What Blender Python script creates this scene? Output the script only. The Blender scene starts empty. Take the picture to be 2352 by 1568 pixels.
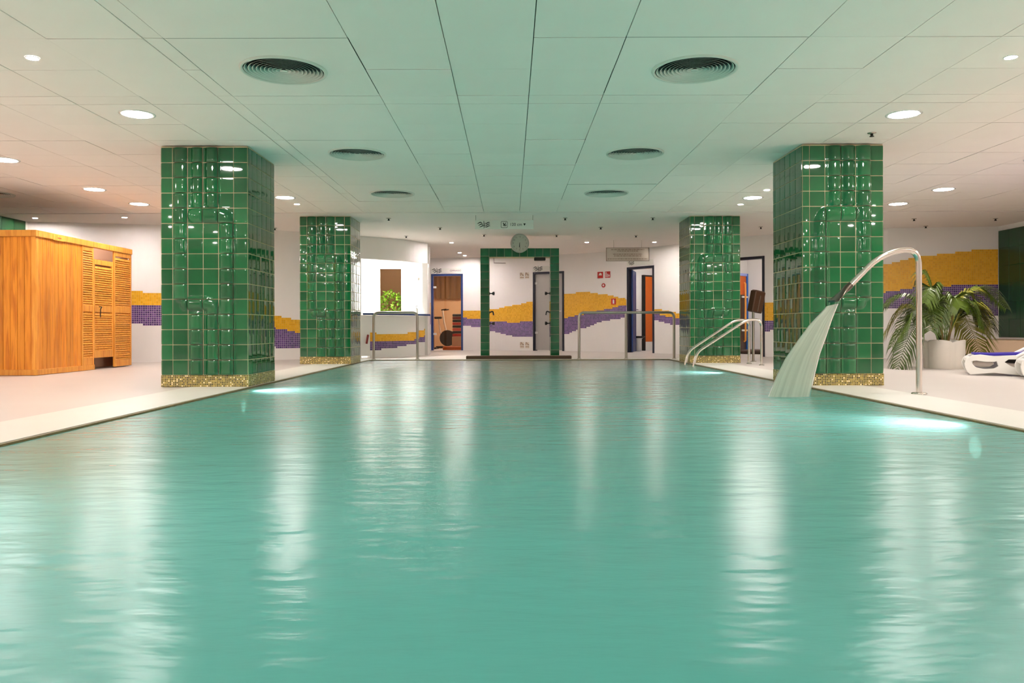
import bpy, bmesh, math, random
from mathutils import Vector, Matrix

random.seed(7)
SC = bpy.context.scene
COL = SC.collection
PI = math.pi

# ------------------------------------------------------------------ camera, world, exposure
CAM_H = 0.58                        # metres above the pool deck
cam_data = bpy.data.cameras.new('camera')
cam_data.sensor_width = 36.0
cam_data.lens = 36.0 * 1794 / 2352
cam_data.shift_x = 4 / 2352
cam_data.shift_y = -32 / 2352
cam_data.clip_start = 0.05
cam = bpy.data.objects.new('camera', cam_data)
COL.objects.link(cam)
cam.location = (0, 0, CAM_H)
cam.rotation_euler = (PI / 2, 0.0025, 0)
SC.camera = cam

world = bpy.data.worlds.new('world')
SC.world = world
world.use_nodes = True
world.node_tree.nodes['Background'].inputs[0].default_value = (0.9, 0.95, 1.0, 1)
world.node_tree.nodes['Background'].inputs[1].default_value = 0.6

SC.view_settings.view_transform = 'Standard'
SC.view_settings.look = 'None'
SC.view_settings.gamma = 1.0
SC.view_settings.use_curve_mapping = False
SC.view_settings.exposure = 1.9
SC.cycles.max_bounces = 8
SC.cycles.use_light_tree = False
SC.cycles.diffuse_bounces = 5
SC.cycles.glossy_bounces = 4
SC.cycles.transparent_max_bounces = 12
SC.cycles.sample_clamp_indirect = 6.0
SC.cycles.caustics_reflective = True
SC.cycles.caustics_refractive = False

LAMP_BIG = 47.0                     # emission of the big round downlights
LAMP_SPOT = 340.0                   # emission of the small spots
CEIL = 2.38


# ------------------------------------------------------------------ materials
def S(r, g, b):
    f = lambda c: (c / 255 / 12.92) if c / 255 <= 0.04045 else ((c / 255 + 0.055) / 1.055) ** 2.4
    return (f(r), f(g), f(b), 1.0)


def newmat(name):
    m = bpy.data.materials.new(name)
    m.use_nodes = True
    return m, m.node_tree, m.node_tree.nodes['Principled BSDF']


def mat(name, col, rough=0.5, metal=0.0, spec=0.5, noise=0.0, nscale=8.0, bump=0.0, bscale=30.0,
        objvar=0.0, stretch=(1, 1, 1), coat=0.0, trans=0.0, alpha=1.0, emit=None, estr=0.0):
    m, nt, b = newmat(name)
    b.inputs['Base Color'].default_value = col
    b.inputs['Roughness'].default_value = rough
    b.inputs['Metallic'].default_value = metal
    b.inputs['Specular IOR Level'].default_value = spec
    b.inputs['Coat Weight'].default_value = coat
    b.inputs['Transmission Weight'].default_value = trans
    b.inputs['Alpha'].default_value = alpha
    if emit:
        b.inputs['Emission Color'].default_value = emit
        b.inputs['Emission Strength'].default_value = estr
    N, L = nt.nodes, nt.links
    tc = N.new('ShaderNodeTexCoord')
    mp = N.new('ShaderNodeMapping')
    mp.inputs['Scale'].default_value = stretch
    L.new(tc.outputs['Object'], mp.inputs['Vector'])
    last = None
    if noise > 0:
        nz = N.new('ShaderNodeTexNoise')
        nz.inputs['Scale'].default_value = nscale
        nz.inputs['Detail'].default_value = 5
        L.new(mp.outputs[0], nz.inputs['Vector'])
        mr = N.new('ShaderNodeMapRange')
        mr.inputs['From Min'].default_value = 0.25
        mr.inputs['From Max'].default_value = 0.75
        mr.inputs['To Min'].default_value = 1 - noise
        mr.inputs['To Max'].default_value = 1 + noise
        L.new(nz.outputs['Fac'], mr.inputs['Value'])
        last = mr.outputs[0]
    if objvar > 0:
        oi = N.new('ShaderNodeObjectInfo')
        mr = N.new('ShaderNodeMapRange')
        mr.inputs['To Min'].default_value = 1 - objvar
        mr.inputs['To Max'].default_value = 1 + objvar
        L.new(oi.outputs['Random'], mr.inputs['Value'])
        if last is None:
            last = mr.outputs[0]
        else:
            mu = N.new('ShaderNodeMath')
            mu.operation = 'MULTIPLY'
            L.new(last, mu.inputs[0])
            L.new(mr.outputs[0], mu.inputs[1])
            last = mu.outputs[0]
    if last is not None:
        vm = N.new('ShaderNodeVectorMath')
        vm.operation = 'SCALE'
        vm.inputs[0].default_value = col[:3]
        L.new(last, vm.inputs['Scale'])
        L.new(vm.outputs[0], b.inputs['Base Color'])
    if bump > 0:
        nz = N.new('ShaderNodeTexNoise')
        nz.inputs['Scale'].default_value = bscale
        nz.inputs['Detail'].default_value = 3
        L.new(mp.outputs[0], nz.inputs['Vector'])
        bp = N.new('ShaderNodeBump')
        bp.inputs['Strength'].default_value = bump
        bp.inputs['Distance'].default_value = 0.01
        L.new(nz.outputs['Fac'], bp.inputs['Height'])
        L.new(bp.outputs[0], b.inputs['Normal'])
    return m


def emitmat(name, col, strength):
    m = bpy.data.materials.new(name)
    m.use_nodes = True
    nt = m.node_tree
    nt.nodes.clear()
    e = nt.nodes.new('ShaderNodeEmission')
    e.inputs[0].default_value = col
    e.inputs[1].default_value = strength
    o = nt.nodes.new('ShaderNodeOutputMaterial')
    nt.links.new(e.outputs[0], o.inputs[0])
    return m


def mosaic(name, size, stops, grout_col, grout=0.09, rough=0.15):
    """small square tiles in UV metres: a random colour per cell from a ramp, grout between"""
    m, nt, b = newmat(name)
    N, L = nt.nodes, nt.links
    uv = N.new('ShaderNodeUVMap')
    sc = N.new('ShaderNodeVectorMath')
    sc.operation = 'SCALE'
    sc.inputs['Scale'].default_value = 1 / size
    L.new(uv.outputs[0], sc.inputs[0])
    fl = N.new('ShaderNodeVectorMath')
    fl.operation = 'FLOOR'
    L.new(sc.outputs[0], fl.inputs[0])
    wn = N.new('ShaderNodeTexWhiteNoise')
    wn.noise_dimensions = '2D'
    L.new(fl.outputs[0], wn.inputs['Vector'])
    rp = N.new('ShaderNodeValToRGB')
    rp.color_ramp.interpolation = 'CONSTANT'
    el = rp.color_ramp.elements
    el[0].position, el[0].color = stops[0]
    el[1].position, el[1].color = stops[1] if len(stops) > 1 else stops[0]
    for p, c in stops[2:]:
        e = el.new(p)
        e.color = c
    L.new(wn.outputs['Value'], rp.inputs[0])
    fr = N.new('ShaderNodeVectorMath')
    fr.operation = 'FRACTION'
    L.new(sc.outputs[0], fr.inputs[0])
    sp = N.new('ShaderNodeSeparateXYZ')
    L.new(fr.outputs[0], sp.inputs[0])

    def edge(sock):
        a = N.new('ShaderNodeMath'); a.operation = 'SUBTRACT'; a.inputs[1].default_value = 0.5
        L.new(sock, a.inputs[0])
        c = N.new('ShaderNodeMath'); c.operation = 'ABSOLUTE'
        L.new(a.outputs[0], c.inputs[0])
        d = N.new('ShaderNodeMath'); d.operation = 'GREATER_THAN'; d.inputs[1].default_value = 0.5 - grout
        L.new(c.outputs[0], d.inputs[0])
        return d.outputs[0]
    mx = N.new('ShaderNodeMath'); mx.operation = 'MAXIMUM'
    L.new(edge(sp.outputs['X']), mx.inputs[0])
    L.new(edge(sp.outputs['Y']), mx.inputs[1])
    mix = N.new('ShaderNodeMix')
    mix.data_type = 'RGBA'
    L.new(mx.outputs[0], mix.inputs['Factor'])
    L.new(rp.outputs[0], mix.inputs[6])
    mix.inputs[7].default_value = grout_col
    L.new(mix.outputs[2], b.inputs['Base Color'])
    rr = N.new('ShaderNodeMapRange')
    rr.inputs['To Min'].default_value = rough
    rr.inputs['To Max'].default_value = 0.8
    L.new(mx.outputs[0], rr.inputs['Value'])
    L.new(rr.outputs[0], b.inputs['Roughness'])
    bp = N.new('ShaderNodeBump')
    bp.invert = True
    bp.inputs['Strength'].default_value = 0.4
    bp.inputs['Distance'].default_value = 0.002
    L.new(mx.outputs[0], bp.inputs['Height'])
    L.new(bp.outputs[0], b.inputs['Normal'])
    return m


def glassmat(name, tint, rough=0.02, ior=1.45, diffuse=0.0, dcol=(1, 1, 1, 1)):
    """thin pane: fresnel mix of tinted straight-through light and a reflection, plus an optional frosted share"""
    m = bpy.data.materials.new(name)
    m.use_nodes = True
    nt = m.node_tree
    N, L = nt.nodes, nt.links
    N.clear()
    o = N.new('ShaderNodeOutputMaterial')
    t = N.new('ShaderNodeBsdfTransparent'); t.inputs[0].default_value = tint
    g = N.new('ShaderNodeBsdfGlossy'); g.inputs['Roughness'].default_value = rough
    f = N.new('ShaderNodeFresnel'); f.inputs[0].default_value = ior
    base = t.outputs[0]
    if diffuse > 0:
        d = N.new('ShaderNodeBsdfDiffuse'); d.inputs[0].default_value = dcol
        tr = N.new('ShaderNodeBsdfTranslucent'); tr.inputs[0].default_value = dcol
        ad = N.new('ShaderNodeMixShader'); ad.inputs[0].default_value = 0.5
        L.new(d.outputs[0], ad.inputs[1]); L.new(tr.outputs[0], ad.inputs[2])
        mx = N.new('ShaderNodeMixShader'); mx.inputs[0].default_value = diffuse
        L.new(base, mx.inputs[1]); L.new(ad.outputs[0], mx.inputs[2])
        base = mx.outputs[0]
    m2 = N.new('ShaderNodeMixShader')
    L.new(f.outputs[0], m2.inputs[0]); L.new(base, m2.inputs[1]); L.new(g.outputs[0], m2.inputs[2])
    L.new(m2.outputs[0], o.inputs[0])
    return m


def watermat():
    m = bpy.data.materials.new('pool_water')
    m.use_nodes = True
    nt = m.node_tree
    N, L = nt.nodes, nt.links
    N.clear()
    o = N.new('ShaderNodeOutputMaterial')
    tc = N.new('ShaderNodeTexCoord')

    def ripple(scale, stretch, detail):
        mp = N.new('ShaderNodeMapping')
        mp.inputs['Scale'].default_value = stretch
        L.new(tc.outputs['Object'], mp.inputs['Vector'])
        nz = N.new('ShaderNodeTexNoise')
        nz.inputs['Scale'].default_value = scale
        nz.inputs['Detail'].default_value = detail
        L.new(mp.outputs[0], nz.inputs['Vector'])
        return nz.outputs['Fac']
    a = ripple(9.0, (0.6, 1.6, 1), 3)
    c = ripple(1.6, (0.7, 1.3, 1), 2)
    ad = N.new('ShaderNodeMath'); ad.operation = 'MULTIPLY_ADD'
    L.new(c, ad.inputs[0]); ad.inputs[1].default_value = 2.2; L.new(a, ad.inputs[2])
    bp = N.new('ShaderNodeBump')
    bp.inputs['Strength'].default_value = 0.22
    bp.inputs['Distance'].default_value = 0.02
    L.new(ad.outputs[0], bp.inputs['Height'])
    body = S(100, 178, 164)
    d = N.new('ShaderNodeBsdfDiffuse'); d.inputs[0].default_value = body
    tr = N.new('ShaderNodeBsdfTranslucent'); tr.inputs[0].default_value = S(122, 192, 182)
    t = N.new('ShaderNodeBsdfTransparent'); t.inputs[0].default_value = S(150, 225, 205)
    m1 = N.new('ShaderNodeMixShader'); m1.inputs[0].default_value = 0.42
    L.new(d.outputs[0], m1.inputs[1]); L.new(tr.outputs[0], m1.inputs[2])
    m2 = N.new('ShaderNodeMixShader'); m2.inputs[0].default_value = 0.02
    L.new(m1.outputs[0], m2.inputs[1]); L.new(t.outputs[0], m2.inputs[2])
    g = N.new('ShaderNodeBsdfGlossy'); g.inputs['Roughness'].default_value = 0.23
    L.new(bp.outputs[0], g.inputs['Normal'])
    f = N.new('ShaderNodeFresnel'); f.inputs[0].default_value = 1.24
    L.new(bp.outputs[0], f.inputs['Normal'])
    m3 = N.new('ShaderNodeMixShader')
    L.new(f.outputs[0], m3.inputs[0]); L.new(m2.outputs[0], m3.inputs[1]); L.new(g.outputs[0], m3.inputs[2])
    L.new(m3.outputs[0], o.inputs[0])
    return m


def jetmat():
    m = bpy.data.materials.new('falling_water')
    m.use_nodes = True
    nt = m.node_tree
    N, L = nt.nodes, nt.links
    N.clear()
    o = N.new('ShaderNodeOutputMaterial')
    uv = N.new('ShaderNodeUVMap')
    mp = N.new('ShaderNodeMapping'); mp.inputs['Scale'].default_value = (30, 0.6, 1)
    L.new(uv.outputs[0], mp.inputs[0])
    nz = N.new('ShaderNodeTexNoise'); nz.inputs['Scale'].default_value = 1.0; nz.inputs['Detail'].default_value = 3
    L.new(mp.outputs[0], nz.inputs['Vector'])
    mr = N.new('ShaderNodeMapRange')
    mr.inputs['From Min'].default_value = 0.3; mr.inputs['From Max'].default_value = 0.7
    mr.inputs['To Min'].default_value = 0.6; mr.inputs['To Max'].default_value = 0.85
    L.new(nz.outputs['Fac'], mr.inputs['Value'])
    t = N.new('ShaderNodeBsdfTransparent'); t.inputs[0].default_value = S(215, 238, 225)
    d = N.new('ShaderNodeBsdfDiffuse'); d.inputs[0].default_value = S(240, 236, 226)
    tr = N.new('ShaderNodeBsdfTranslucent'); tr.inputs[0].default_value = S(240, 238, 230)
    m0 = N.new('ShaderNodeMixShader'); m0.inputs[0].default_value = 0.5
    L.new(d.outputs[0], m0.inputs[1]); L.new(tr.outputs[0], m0.inputs[2])
    m1 = N.new('ShaderNodeMixShader')
    L.new(mr.outputs[0], m1.inputs[0]); L.new(t.outputs[0], m1.inputs[1]); L.new(m0.outputs[0], m1.inputs[2])
    g = N.new('ShaderNodeBsdfGlossy'); g.inputs['Roughness'].default_value = 0.2
    f = N.new('ShaderNodeFresnel'); f.inputs[0].default_value = 1.2
    m2 = N.new('ShaderNodeMixShader')
    L.new(f.outputs[0], m2.inputs[0]); L.new(m1.outputs[0], m2.inputs[1]); L.new(g.outputs[0], m2.inputs[2])
    L.new(m2.outputs[0], o.inputs[0])
    return m


def pinemat(name, base, dark):
    m, nt, b = newmat(name)
    N, L = nt.nodes, nt.links
    tc = N.new('ShaderNodeTexCoord')
    mp = N.new('ShaderNodeMapping'); mp.inputs['Scale'].default_value = (9, 9, 0.7)
    L.new(tc.outputs['Object'], mp.inputs[0])
    oi = N.new('ShaderNodeObjectInfo')
    va = N.new('ShaderNodeVectorMath'); va.operation = 'ADD'
    vs = N.new('ShaderNodeVectorMath'); vs.operation = 'SCALE'; vs.inputs[0].default_value = (31, 17, 7)
    L.new(oi.outputs['Random'], vs.inputs['Scale'])
    L.new(mp.outputs[0], va.inputs[0]); L.new(vs.outputs[0], va.inputs[1])
    nz = N.new('ShaderNodeTexNoise'); nz.inputs['Scale'].default_value = 3; nz.inputs['Detail'].default_value = 4
    nz.inputs['Distortion'].default_value = 0.6
    L.new(va.outputs[0], nz.inputs['Vector'])
    rp = N.new('ShaderNodeValToRGB')
    rp.color_ramp.elements[0].position = 0.3; rp.color_ramp.elements[0].color = dark
    rp.color_ramp.elements[1].position = 0.55; rp.color_ramp.elements[1].color = base
    L.new(nz.outputs['Fac'], rp.inputs[0])
    mr = N.new('ShaderNodeMapRange'); mr.inputs['To Min'].default_value = 0.86; mr.inputs['To Max'].default_value = 1.1
    L.new(oi.outputs['Random'], mr.inputs['Value'])
    sc = N.new('ShaderNodeVectorMath'); sc.operation = 'SCALE'
    L.new(rp.outputs[0], sc.inputs[0]); L.new(mr.outputs[0], sc.inputs['Scale'])
    L.new(sc.outputs[0], b.inputs['Base Color'])
    b.inputs['Roughness'].default_value = 0.42
    return m


M = {}
M['ceil_tile'] = mat('ceiling_tile', S(252, 242, 235), 0.85, noise=0.012, nscale=3, objvar=0.012)
M['ceil_gap'] = mat('ceiling_gap', S(120, 114, 104), 0.9)
M['plaster'] = mat('plaster', S(248, 240, 234), 0.7, noise=0.01, nscale=2)
M['wall'] = mat('white_wall', S(243, 239, 236), 0.45, noise=0.012, nscale=2)
M['wall_tan'] = mat('stone_bench', S(205, 178, 148), 0.45, noise=0.06, nscale=3)
M['floor'] = mat('deck_tile', S(206, 199, 192), 0.35, noise=0.025, nscale=1.3, bump=0.05, bscale=20)
M['coping'] = mat('coping', S(226, 225, 216), 0.35, noise=0.02, nscale=3)
M['edge'] = mat('coping_edge', S(126, 104, 62), 0.5, noise=0.3, nscale=14)
M['basin'] = mosaic('pool_basin', 0.05, [(0, S(200, 232, 226)), (0.4, S(190, 228, 222)), (0.7, S(212, 238, 232))], S(224, 236, 232), rough=0.4)
M['water'] = watermat()
M['jet'] = jetmat()
M['green'] = mat('green_glaze', S(15, 94, 50), 0.045, spec=0.6, objvar=0.22, noise=0.12, nscale=5, coat=0.3)
M['grout'] = mat('grout', S(214, 196, 160), 0.85)
M['green_dark'] = mat('green_dark', S(24, 66, 34), 0.25, objvar=0.1)
M['gold'] = mosaic('gold_mosaic', 0.0165, [(0, S(70, 62, 22)), (0.3, S(120, 104, 38)), (0.62, S(38, 34, 16)), (0.8, S(160, 138, 58)), (0.9, S(226, 208, 168))],
                   S(206, 184, 120), 0.13, 0.2)
M['yellow'] = mosaic('yellow_mosaic', 0.035, [(0, S(238, 176, 28)), (0.4, S(244, 184, 40)), (0.75, S(230, 166, 22))], S(226, 186, 90), 0.05, 0.25)
M['purple'] = mosaic('purple_mosaic', 0.035, [(0, S(82, 54, 116)), (0.35, S(100, 66, 132)), (0.7, S(64, 44, 100))], S(196, 178, 200), 0.07, 0.25)
M['steel'] = mat('polished_steel', S(222, 214, 206), 0.16, metal=1.0)
M['steel_dull'] = mat('brushed_steel', S(190, 182, 172), 0.3, metal=1.0)
M['nozzle'] = mat('dark_steel', S(96, 88, 78), 0.22, metal=1.0)
M['white_gloss'] = mat('white_gloss', S(240, 238, 234), 0.25)
M['white'] = mat('white_paint', S(238, 236, 232), 0.5)
M['vent'] = mat('vent_white', S(226, 224, 214), 0.45)
M['black'] = mat('black', S(10, 10, 10), 0.6)
M['dark'] = mat('dark_metal', S(40, 36, 32), 0.35, metal=0.4)
M['blue'] = mat('blue_paint', S(14, 50, 112), 0.35)
M['navy'] = mat('navy_paint', S(8, 12, 34), 0.4)
M['blue_bright'] = mat('bright_blue_paint', S(20, 96, 190), 0.4)  # brighter blue of the inner door frame
M['lilac'] = mat('lilac_paint', S(150, 160, 224), 0.4)
M['orange'] = mat('orange_door', S(214, 100, 12), 0.45, noise=0.05, nscale=4, stretch=(6, 6, 0.6))
M['red'] = mat('red', S(190, 22, 16), 0.4)
M['red_dark'] = mat('dark_red', S(120, 16, 18), 0.4)
M['pink'] = mat('coral', S(206, 82, 78), 0.5)
M['brown'] = mat('brown_beam', S(74, 50, 26), 0.5, noise=0.15, nscale=6)
M['brown_box'] = mat('brown_box', S(70, 46, 30), 0.3)
M['brown_wall'] = mat('brown_wall', S(150, 108, 70), 0.7, noise=0.05, nscale=2)
M['gym_wall'] = mat('gym_wall', S(206, 172, 138), 0.7, noise=0.04, nscale=2)
M['gym_dark'] = mat('gym_curtain', S(120, 92, 62), 0.8, noise=0.15, nscale=10, stretch=(4, 4, 0.3))
M['glass'] = glassmat('clear_glass', S(236, 226, 214))
M['frost'] = glassmat('frosted_glass', S(220, 216, 212), 0.25, 1.4, 0.85, S(216, 212, 208))
M['sign'] = mat('sign_panel', S(232, 232, 224), 0.35)
M['sign_clear'] = glassmat('acrylic_sign', S(236, 230, 222), 0.1, 1.4, 0.5, S(226, 220, 210))
M['ink'] = mat('ink', S(22, 20, 18), 0.5)
M['ink_soft'] = mat('soft_ink', S(120, 108, 96), 0.6)
M['ink_purple'] = mat('purple_ink', S(120, 74, 110), 0.6)
M['pine'] = pinemat('pine', S(232, 148, 44), S(196, 108, 24))
M['pine_light'] = pinemat('pine_rail', S(238, 164, 66), S(214, 128, 40))
M['interior_brown'] = mat('cabin_interior', S(196, 158, 132), 0.8)
M['pot'] = mat('pot', S(226, 220, 208), 0.6, noise=0.03, nscale=4)
M['soil'] = mat('soil', S(70, 44, 24), 0.9, noise=0.3, nscale=30)
M['leaf'] = mat('palm_leaf', S(72, 92, 22), 0.4, objvar=0.3, noise=0.25, nscale=9)
M['leaf_yellow'] = mat('palm_leaf_pale', S(138, 136, 44), 0.4, objvar=0.2, noise=0.2, nscale=9)
M['stem'] = mat('palm_stem', S(120, 96, 44), 0.6, noise=0.2, nscale=20)
M['bush'] = mat('bush_leaf', S(120, 160, 34), 0.45, noise=0.4, nscale=14)
M['plastic'] = mat('white_plastic', S(240, 238, 232), 0.3)
M['sling'] = mat('blue_sling', S(44, 26, 150), 0.6)
M['aluminium'] = mat('clock_rim', S(196, 190, 182), 0.35, metal=0.3)
M['clockface'] = mat('clock_face', S(208, 204, 192), 0.5)
M['counter_white'] = mat('counter_white', S(244, 243, 240), 0.35)
M['lamp'] = emitmat('lamp_glow', (1.0, 0.90, 0.855, 1), LAMP_BIG)
M['spot'] = emitmat('spot_glow', (1.0, 0.89, 0.85, 1), LAMP_SPOT)
M['inner_fill_lamp'] = emitmat('inner_fill_glow', (1.0, 0.95, 0.88, 1), 22)  # glow of the lamps added in the side rooms
M['kiosk_fill_lamp'] = emitmat('kiosk_fill_glow', (1.0, 0.98, 0.95, 1), 40)  # glow of the lamp added inside the kiosk
M['pool_lamp'] = emitmat('pool_lamp_glow', (0.85, 0.95, 1.0, 1), 8)


# ------------------------------------------------------------------ mesh helpers
class MB:
    def __init__(s):
        s.v, s.f, s.uv, s.sm = [], [], [], []

    def face(s, pts, uv=None, smooth=False):
        i = len(s.v)
        s.v.extend(tuple(p) for p in pts)
        s.f.append(tuple(range(i, i + len(pts))))
        s.uv.append(uv)
        s.sm.append(smooth)

    def mesh_faces(s, vs, fs, smooth=False, uvs=None):
        i = len(s.v)
        s.v.extend(tuple(p) for p in vs)
        for k, f in enumerate(fs):
            s.f.append(tuple(i + j for j in f))
            s.uv.append(uvs[k] if uvs else None)
            s.sm.append(smooth)
        return s

    def box(s, x0, x1, y0, y1, z0, z1, ch=0.0, mtx=None):
        if ch <= 0:
            vs = [(x, y, z) for x in (x0, x1) for y in (y0, y1) for z in (z0, z1)]
            fs = [(0, 1, 3, 2), (4, 6, 7, 5), (0, 4, 5, 1), (2, 3, 7, 6), (0, 2, 6, 4), (1, 5, 7, 3)]
        else:
            bm = bmesh.new()
            bmesh.ops.create_cube(bm, size=1.0)
            for v in bm.verts:
                v.co = Vector(((x0 + x1) / 2 + v.co.x * (x1 - x0), (y0 + y1) / 2 + v.co.y * (y1 - y0), (z0 + z1) / 2 + v.co.z * (z1 - z0)))
            bmesh.ops.bevel(bm, geom=bm.edges[:], offset=ch, segments=1, affect='EDGES')
            bm.verts.ensure_lookup_table()
            vs = [v.co.copy() for v in bm.verts]
            fs = [tuple(v.index for v in f.verts) for f in bm.faces]
            bm.free()
        if mtx is not None:
            vs = [mtx @ Vector(v) for v in vs]
        s.mesh_faces(vs, fs)
        return s

    def lathe(s, prof, n=24, c=(0, 0, 0), smooth=True, mtx=None):
        vs, fs = [], []
        for r, z in prof:
            for k in range(n):
                a = 2 * PI * k / n
                vs.append(Vector((c[0] + r * math.cos(a), c[1] + r * math.sin(a), c[2] + z)))
        for i in range(len(prof) - 1):
            for k in range(n):
                a, b = i * n + k, i * n + (k + 1) % n
                fs.append((a, b, b + n, a + n))
        if mtx is not None:
            vs = [mtx @ v for v in vs]
        s.mesh_faces(vs, fs, smooth)
        return s

    def disc(s, r, z, n=24, c=(0, 0, 0), down=True, mtx=None):
        vs = [Vector((c[0] + r * math.cos(2 * PI * k / n), c[1] + r * math.sin(2 * PI * k / n), c[2] + z)) for k in range(n)]
        if down:
            vs.reverse()
        if mtx is not None:
            vs = [mtx @ v for v in vs]
        s.face(vs)
        return s

    def tube(s, path, r, n=10, cap=True, smooth=True):
        path = [Vector(p) for p in path]
        rad = r if isinstance(r, (list, tuple)) else [r] * len(path)
        vs, fs = [], []
        prev = None
        for i, p in enumerate(path):
            d = (path[min(i + 1, len(path) - 1)] - path[max(i - 1, 0)]).normalized()
            if prev is None:
                up = Vector((0, 0, 1)) if abs(d.z) < 0.9 else Vector((1, 0, 0))
                a = d.cross(up).normalized()
            else:
                a = (prev - d * prev.dot(d)).normalized()
            prev = a
            b = d.cross(a)
            for k in range(n):
                t = 2 * PI * k / n
                vs.append(p + (a * math.cos(t) + b * math.sin(t)) * rad[i])
        for i in range(len(path) - 1):
            for k in range(n):
                q, w = i * n + k, i * n + (k + 1) % n
                fs.append((q, w, w + n, q + n))
        s.mesh_faces(vs, fs, smooth)
        if cap:
            s.mesh_faces(vs[:n], [tuple(reversed(range(n)))])
            s.mesh_faces(vs[-n:], [tuple(range(n))])
        return s

    def mesh(s, name, m):
        me = bpy.data.meshes.new(name)
        me.from_pydata(s.v, [], s.f)
        uvl = me.uv_layers.new(name='UVMap')
        me.polygons.foreach_set('use_smooth', s.sm)
        data = uvl.data
        for p, uv in zip(me.polygons, s.uv):
            if uv is not None:
                for li, q in zip(p.loop_indices, uv):
                    data[li].uv = q
            else:
                n = p.normal
                ax = max(range(3), key=lambda k: abs(n[k]))
                for li in p.loop_indices:
                    c = me.vertices[me.loops[li].vertex_index].co
                    data[li].uv = (c.y, c.z) if ax == 0 else ((c.x, c.z) if ax == 1 else (c.x, c.y))
        if isinstance(m, str):
            m = M[m]
        me.materials.append(m)
        me.update()
        return me

    def obj(s, name, m, parent=None, loc=(0, 0, 0)):
        return put(name, s.mesh(name, m), parent, loc)


def put(name, me, parent=None, loc=(0, 0, 0), mtx=None):
    o = bpy.data.objects.new(name, me)
    COL.objects.link(o)
    o.parent = parent
    if mtx is not None:
        o.matrix_basis = mtx
    else:
        o.location = loc
    return o


def tag(o, label=None, cat=None, group=None, kind=None):
    if label: o['label'] = label
    if cat: o['category'] = cat
    if group: o['group'] = group
    if kind: o['kind'] = kind
    return o


def thing(name, label, cat, loc=(0, 0, 0), rz=0.0, group=None):
    o = bpy.data.objects.new(name, None)
    COL.objects.link(o)
    o.empty_display_size = 0.1
    o.location = loc
    o.rotation_euler = (0, 0, rz)
    return tag(o, label, cat, group)


def struct(name, mb, m, label=None):
    o = mb.obj(name, m)
    o['kind'] = 'structure'
    if label: o['label'] = label
    return o


def copy_tree(o, parent=None):
    c = o.copy()
    COL.objects.link(c)
    c.parent = parent
    for ch in list(o.children):
        copy_tree(ch, c)
    return c


def bend(pts, r, n=6):
    """round the corners of a polyline"""
    pts = [Vector(p) for p in pts]
    out = [pts[0]]
    for i in range(1, len(pts) - 1):
        a, b, c = pts[i - 1], pts[i], pts[i + 1]
        d1, d2 = (a - b), (c - b)
        rr = min(r, d1.length * 0.49, d2.length * 0.49)
        p, q = b + d1.normalized() * rr, b + d2.normalized() * rr
        for k in range(n + 1):
            t = k / n
            out.append(p * (1 - t) ** 2 + b * 2 * t * (1 - t) + q * t * t)
    out.append(pts[-1])
    return out


def curve_mesh(name, splines, extrude, bevel, m, res=2):
    cu = bpy.data.curves.new(name, 'CURVE')
    cu.dimensions = '2D'
    cu.fill_mode = 'BOTH'
    cu.extrude = extrude
    cu.bevel_depth = bevel
    cu.bevel_resolution = res
    for pts in splines:
        sp = cu.splines.new('POLY')
        sp.points.add(len(pts) - 1)
        for p, q in zip(sp.points, pts):
            p.co = (q[0], q[1], 0, 1)
        sp.use_cyclic_u = True
    return bake(cu, name, m)


def bake(cu, name, m):
    tmp = bpy.data.objects.new('tmp', cu)
    COL.objects.link(tmp)
    dg = bpy.context.evaluated_depsgraph_get()
    me = bpy.data.meshes.new_from_object(tmp.evaluated_get(dg))
    bpy.data.objects.remove(tmp)
    me.name = name
    me.materials.clear()
    me.materials.append(M[m] if isinstance(m, str) else m)
    return me


def text_mesh(txt, size, m, align='CENTER', depth=0.001):
    cu = bpy.data.curves.new('lettering', 'FONT')
    cu.body = txt
    cu.size = size
    cu.align_x = align
    cu.align_y = 'CENTER'
    cu.extrude = depth
    return bake(cu, 'lettering', m)


UPRIGHT = Matrix.Rotation(PI / 2, 4, 'X')      # local xy plane -> facing -y (towards the camera)


# ------------------------------------------------------------------ room shell
XL, XR = -8.06, 8.75
YB, YF = -4.5, 23.0
PX0, PX1 = -2.56, 2.87                # pool edges
PY0, PY1 = -2.6, 14.15

fl = MB()
for x0, x1, y0, y1 in ((-10.5, PX0 - 0.6, YB, YF), (PX1 + 0.6, 10.5, YB, YF), (PX0 - 0.6, PX1 + 0.6, YB, PY0 - 0.6), (PX0 - 0.6, PX1 + 0.6, PY1 + 0.5, YF)):
    fl.box(x0, x1, y0, y1, -0.3, 0)
struct('floor', fl, 'floor')

cop = MB()
for x0, x1, y0, y1 in ((PX0 - 0.6, PX0 - 0.02, PY0 - 0.6, PY1 + 0.5), (PX1 + 0.02, PX1 + 0.6, PY0 - 0.6, PY1 + 0.5),
                       (PX0 - 0.02, PX1 + 0.02, PY0 - 0.6, PY0 - 0.02), (PX0 - 0.02, PX1 + 0.02, PY1 + 0.02, PY1 + 0.5)):
    cop.box(x0, x1, y0, y1, -0.25, 0.004)
struct('trim_1', cop, 'coping', 'pale pool coping around the water')
edg = MB()
for x0, x1, y0, y1 in ((PX0 - 0.02, PX0, PY0, PY1), (PX1, PX1 + 0.02, PY0, PY1), (PX0 - 0.02, PX1 + 0.02, PY0 - 0.02, PY0), (PX0 - 0.02, PX1 + 0.02, PY1, PY1 + 0.02)):
    edg.box(x0, x1, y0, y1, -0.2, -0.001)
struct('trim_2', edg, 'edge', 'thin brown edge tile at the water line')

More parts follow.
